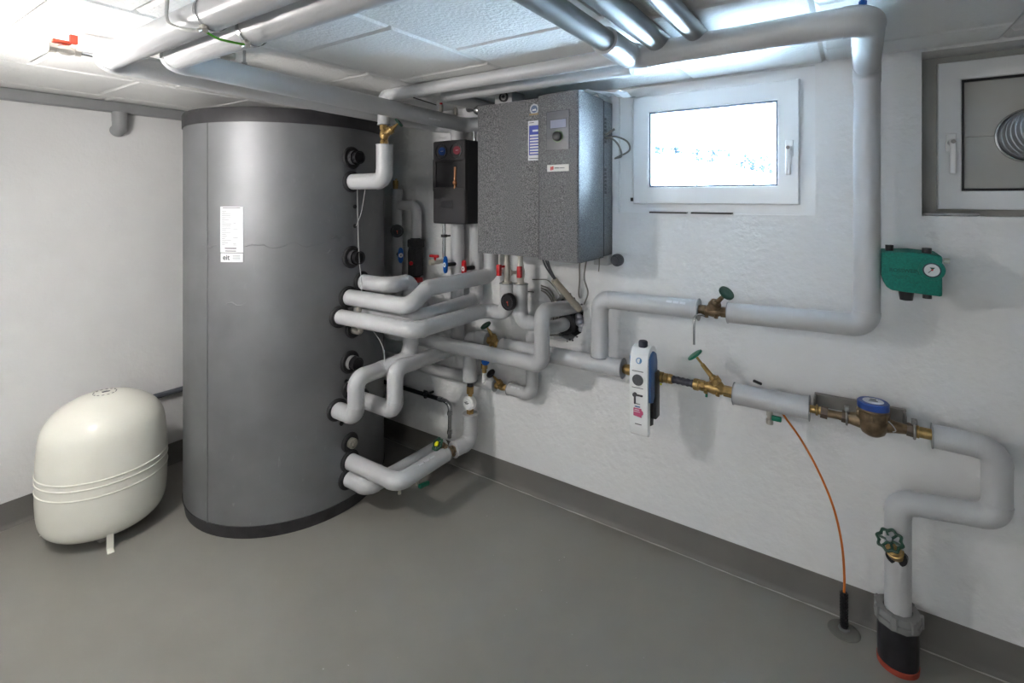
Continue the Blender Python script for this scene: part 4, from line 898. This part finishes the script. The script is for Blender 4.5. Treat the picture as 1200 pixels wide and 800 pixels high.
# ================================================================== FLOOR ITEMS
t = thing('floor_sleeve', 'black pipe sleeve with grey collar and red base ring at the floor', 'sleeve', (.126, 2.17, 0))
M().lathe((.126, 2.17, .0), (0, 0, 1), [(0, .059), (.018, .060), (.020, .057)], 40).build('red_ring', REDB, t)
M().lathe((.126, 2.17, .012), (0, 0, 1), [(0, .058), (.15, .059), (.15, .042)], 40, caps=False).build('black_tube', mat('black_coating', (.014, .014, .018), .35, var=.5, vscale=14, bump=.3, bscale=25), t)
M().lathe((.126, 2.17, .150), (0, 0, 1), [(0, .060), (.0, .066), (.020, .068), (.022, .062), (.024, .066), (.044, .064), (.044, .042)], 10, caps=False).build('collar', CONC, t)
for k in range(7):
    a = 2*PI*k/7; M().box((.126+.064*math.cos(a), 2.17+.064*math.sin(a), .176), (.012, .018, .040), Matrix.Rotation(a, 3, 'Z'), .002, 1).build('collar_lug', CONC, t)
t = thing('cable_sleeve', 'ribbed black conduit stub sticking up from the floor', 'conduit', (-.029, 2.235, 0))
pr = [(0, .012)]
for i in range(11): pr += [(.008+i*.0115, .0135), (.013+i*.0115, .0135), (.0135+i*.0115, .0098), (.018+i*.0115, .0098)]
M().lathe((-.029, 2.235, .004), (0, 0, 1), pr, 18).build('ribbed_tube', BLK, t)
M().lathe((-.029, 2.232, .0), (0, 0, 1), [(0, .020), (.007, .018), (.008, .012)], 20).build('grommet', CONC, t)
M().lathe((-.029, 2.225, .0), (0, 0, 1), [(0, .052), (.003, .050), (.004, .046), (.003, .030)], 36).build('mortar_ring', BASE, t)
tag(M().path(spline([(-.029, 2.235, .125), (-.028, 2.232, .20), (-.036, 2.225, .32), (-.062, 2.218, .45), (-.110, 2.21, .575), (-.165, 2.20, .68), (-.215, 2.185, .755), (-.228, 2.175, .78)], 8), .0042, 10).build('orange_cable', ORANGE), 'bright orange cable arching from the pipe to the floor conduit', 'cable')
# grit on the floor
g = M()
for i in range(26):
    x = random.uniform(-1.6, .1); y = random.uniform(.9, 2.1); g.ball((x, y, .0012), random.uniform(.0015, .0035), 6, (1, .8, .5))
tag(g.build('floor_grit', mat('grit', (.45, .44, .42), .9)), 'scattered pale crumbs of grit on the floor', 'grit')['kind'] = 'stuff'

# ================================================================== SPIRAL DUCT in window 2
t = thing('ventilation_duct', 'galvanised spiral duct passing through the blanked window', 'duct', (.505, 2.425, 1.80))
DM = mat('galvanised_duct', (.36, .38, .41), .38, metal=.8, var=.1, vscale=6)
dp = []
y = 0
while y < 1.1:
    dp += [(y, .084), (y+.050, .084), (y+.052, .0865), (y+.056, .0865), (y+.058, .084)]; y += .06
M().lathe((.505, 2.425, 1.815), (0, -1, 0), dp, 48).build('duct_body', DM, t, .8)
M().torus((.505, 2.420, 1.815), (0, -1, 0), .090, .0055, 48, 8).build('flange_ring', STEEL, t)
M().path([(.505, 1.34, 1.815), (.505, 1.25, 1.82), (.505, 1.19, 1.85), (.505, 1.16, 1.90), (.505, 1.155, 2.0), (.505, 1.155, 2.14)], .084, 32).build('elbow', DM, t, .8)
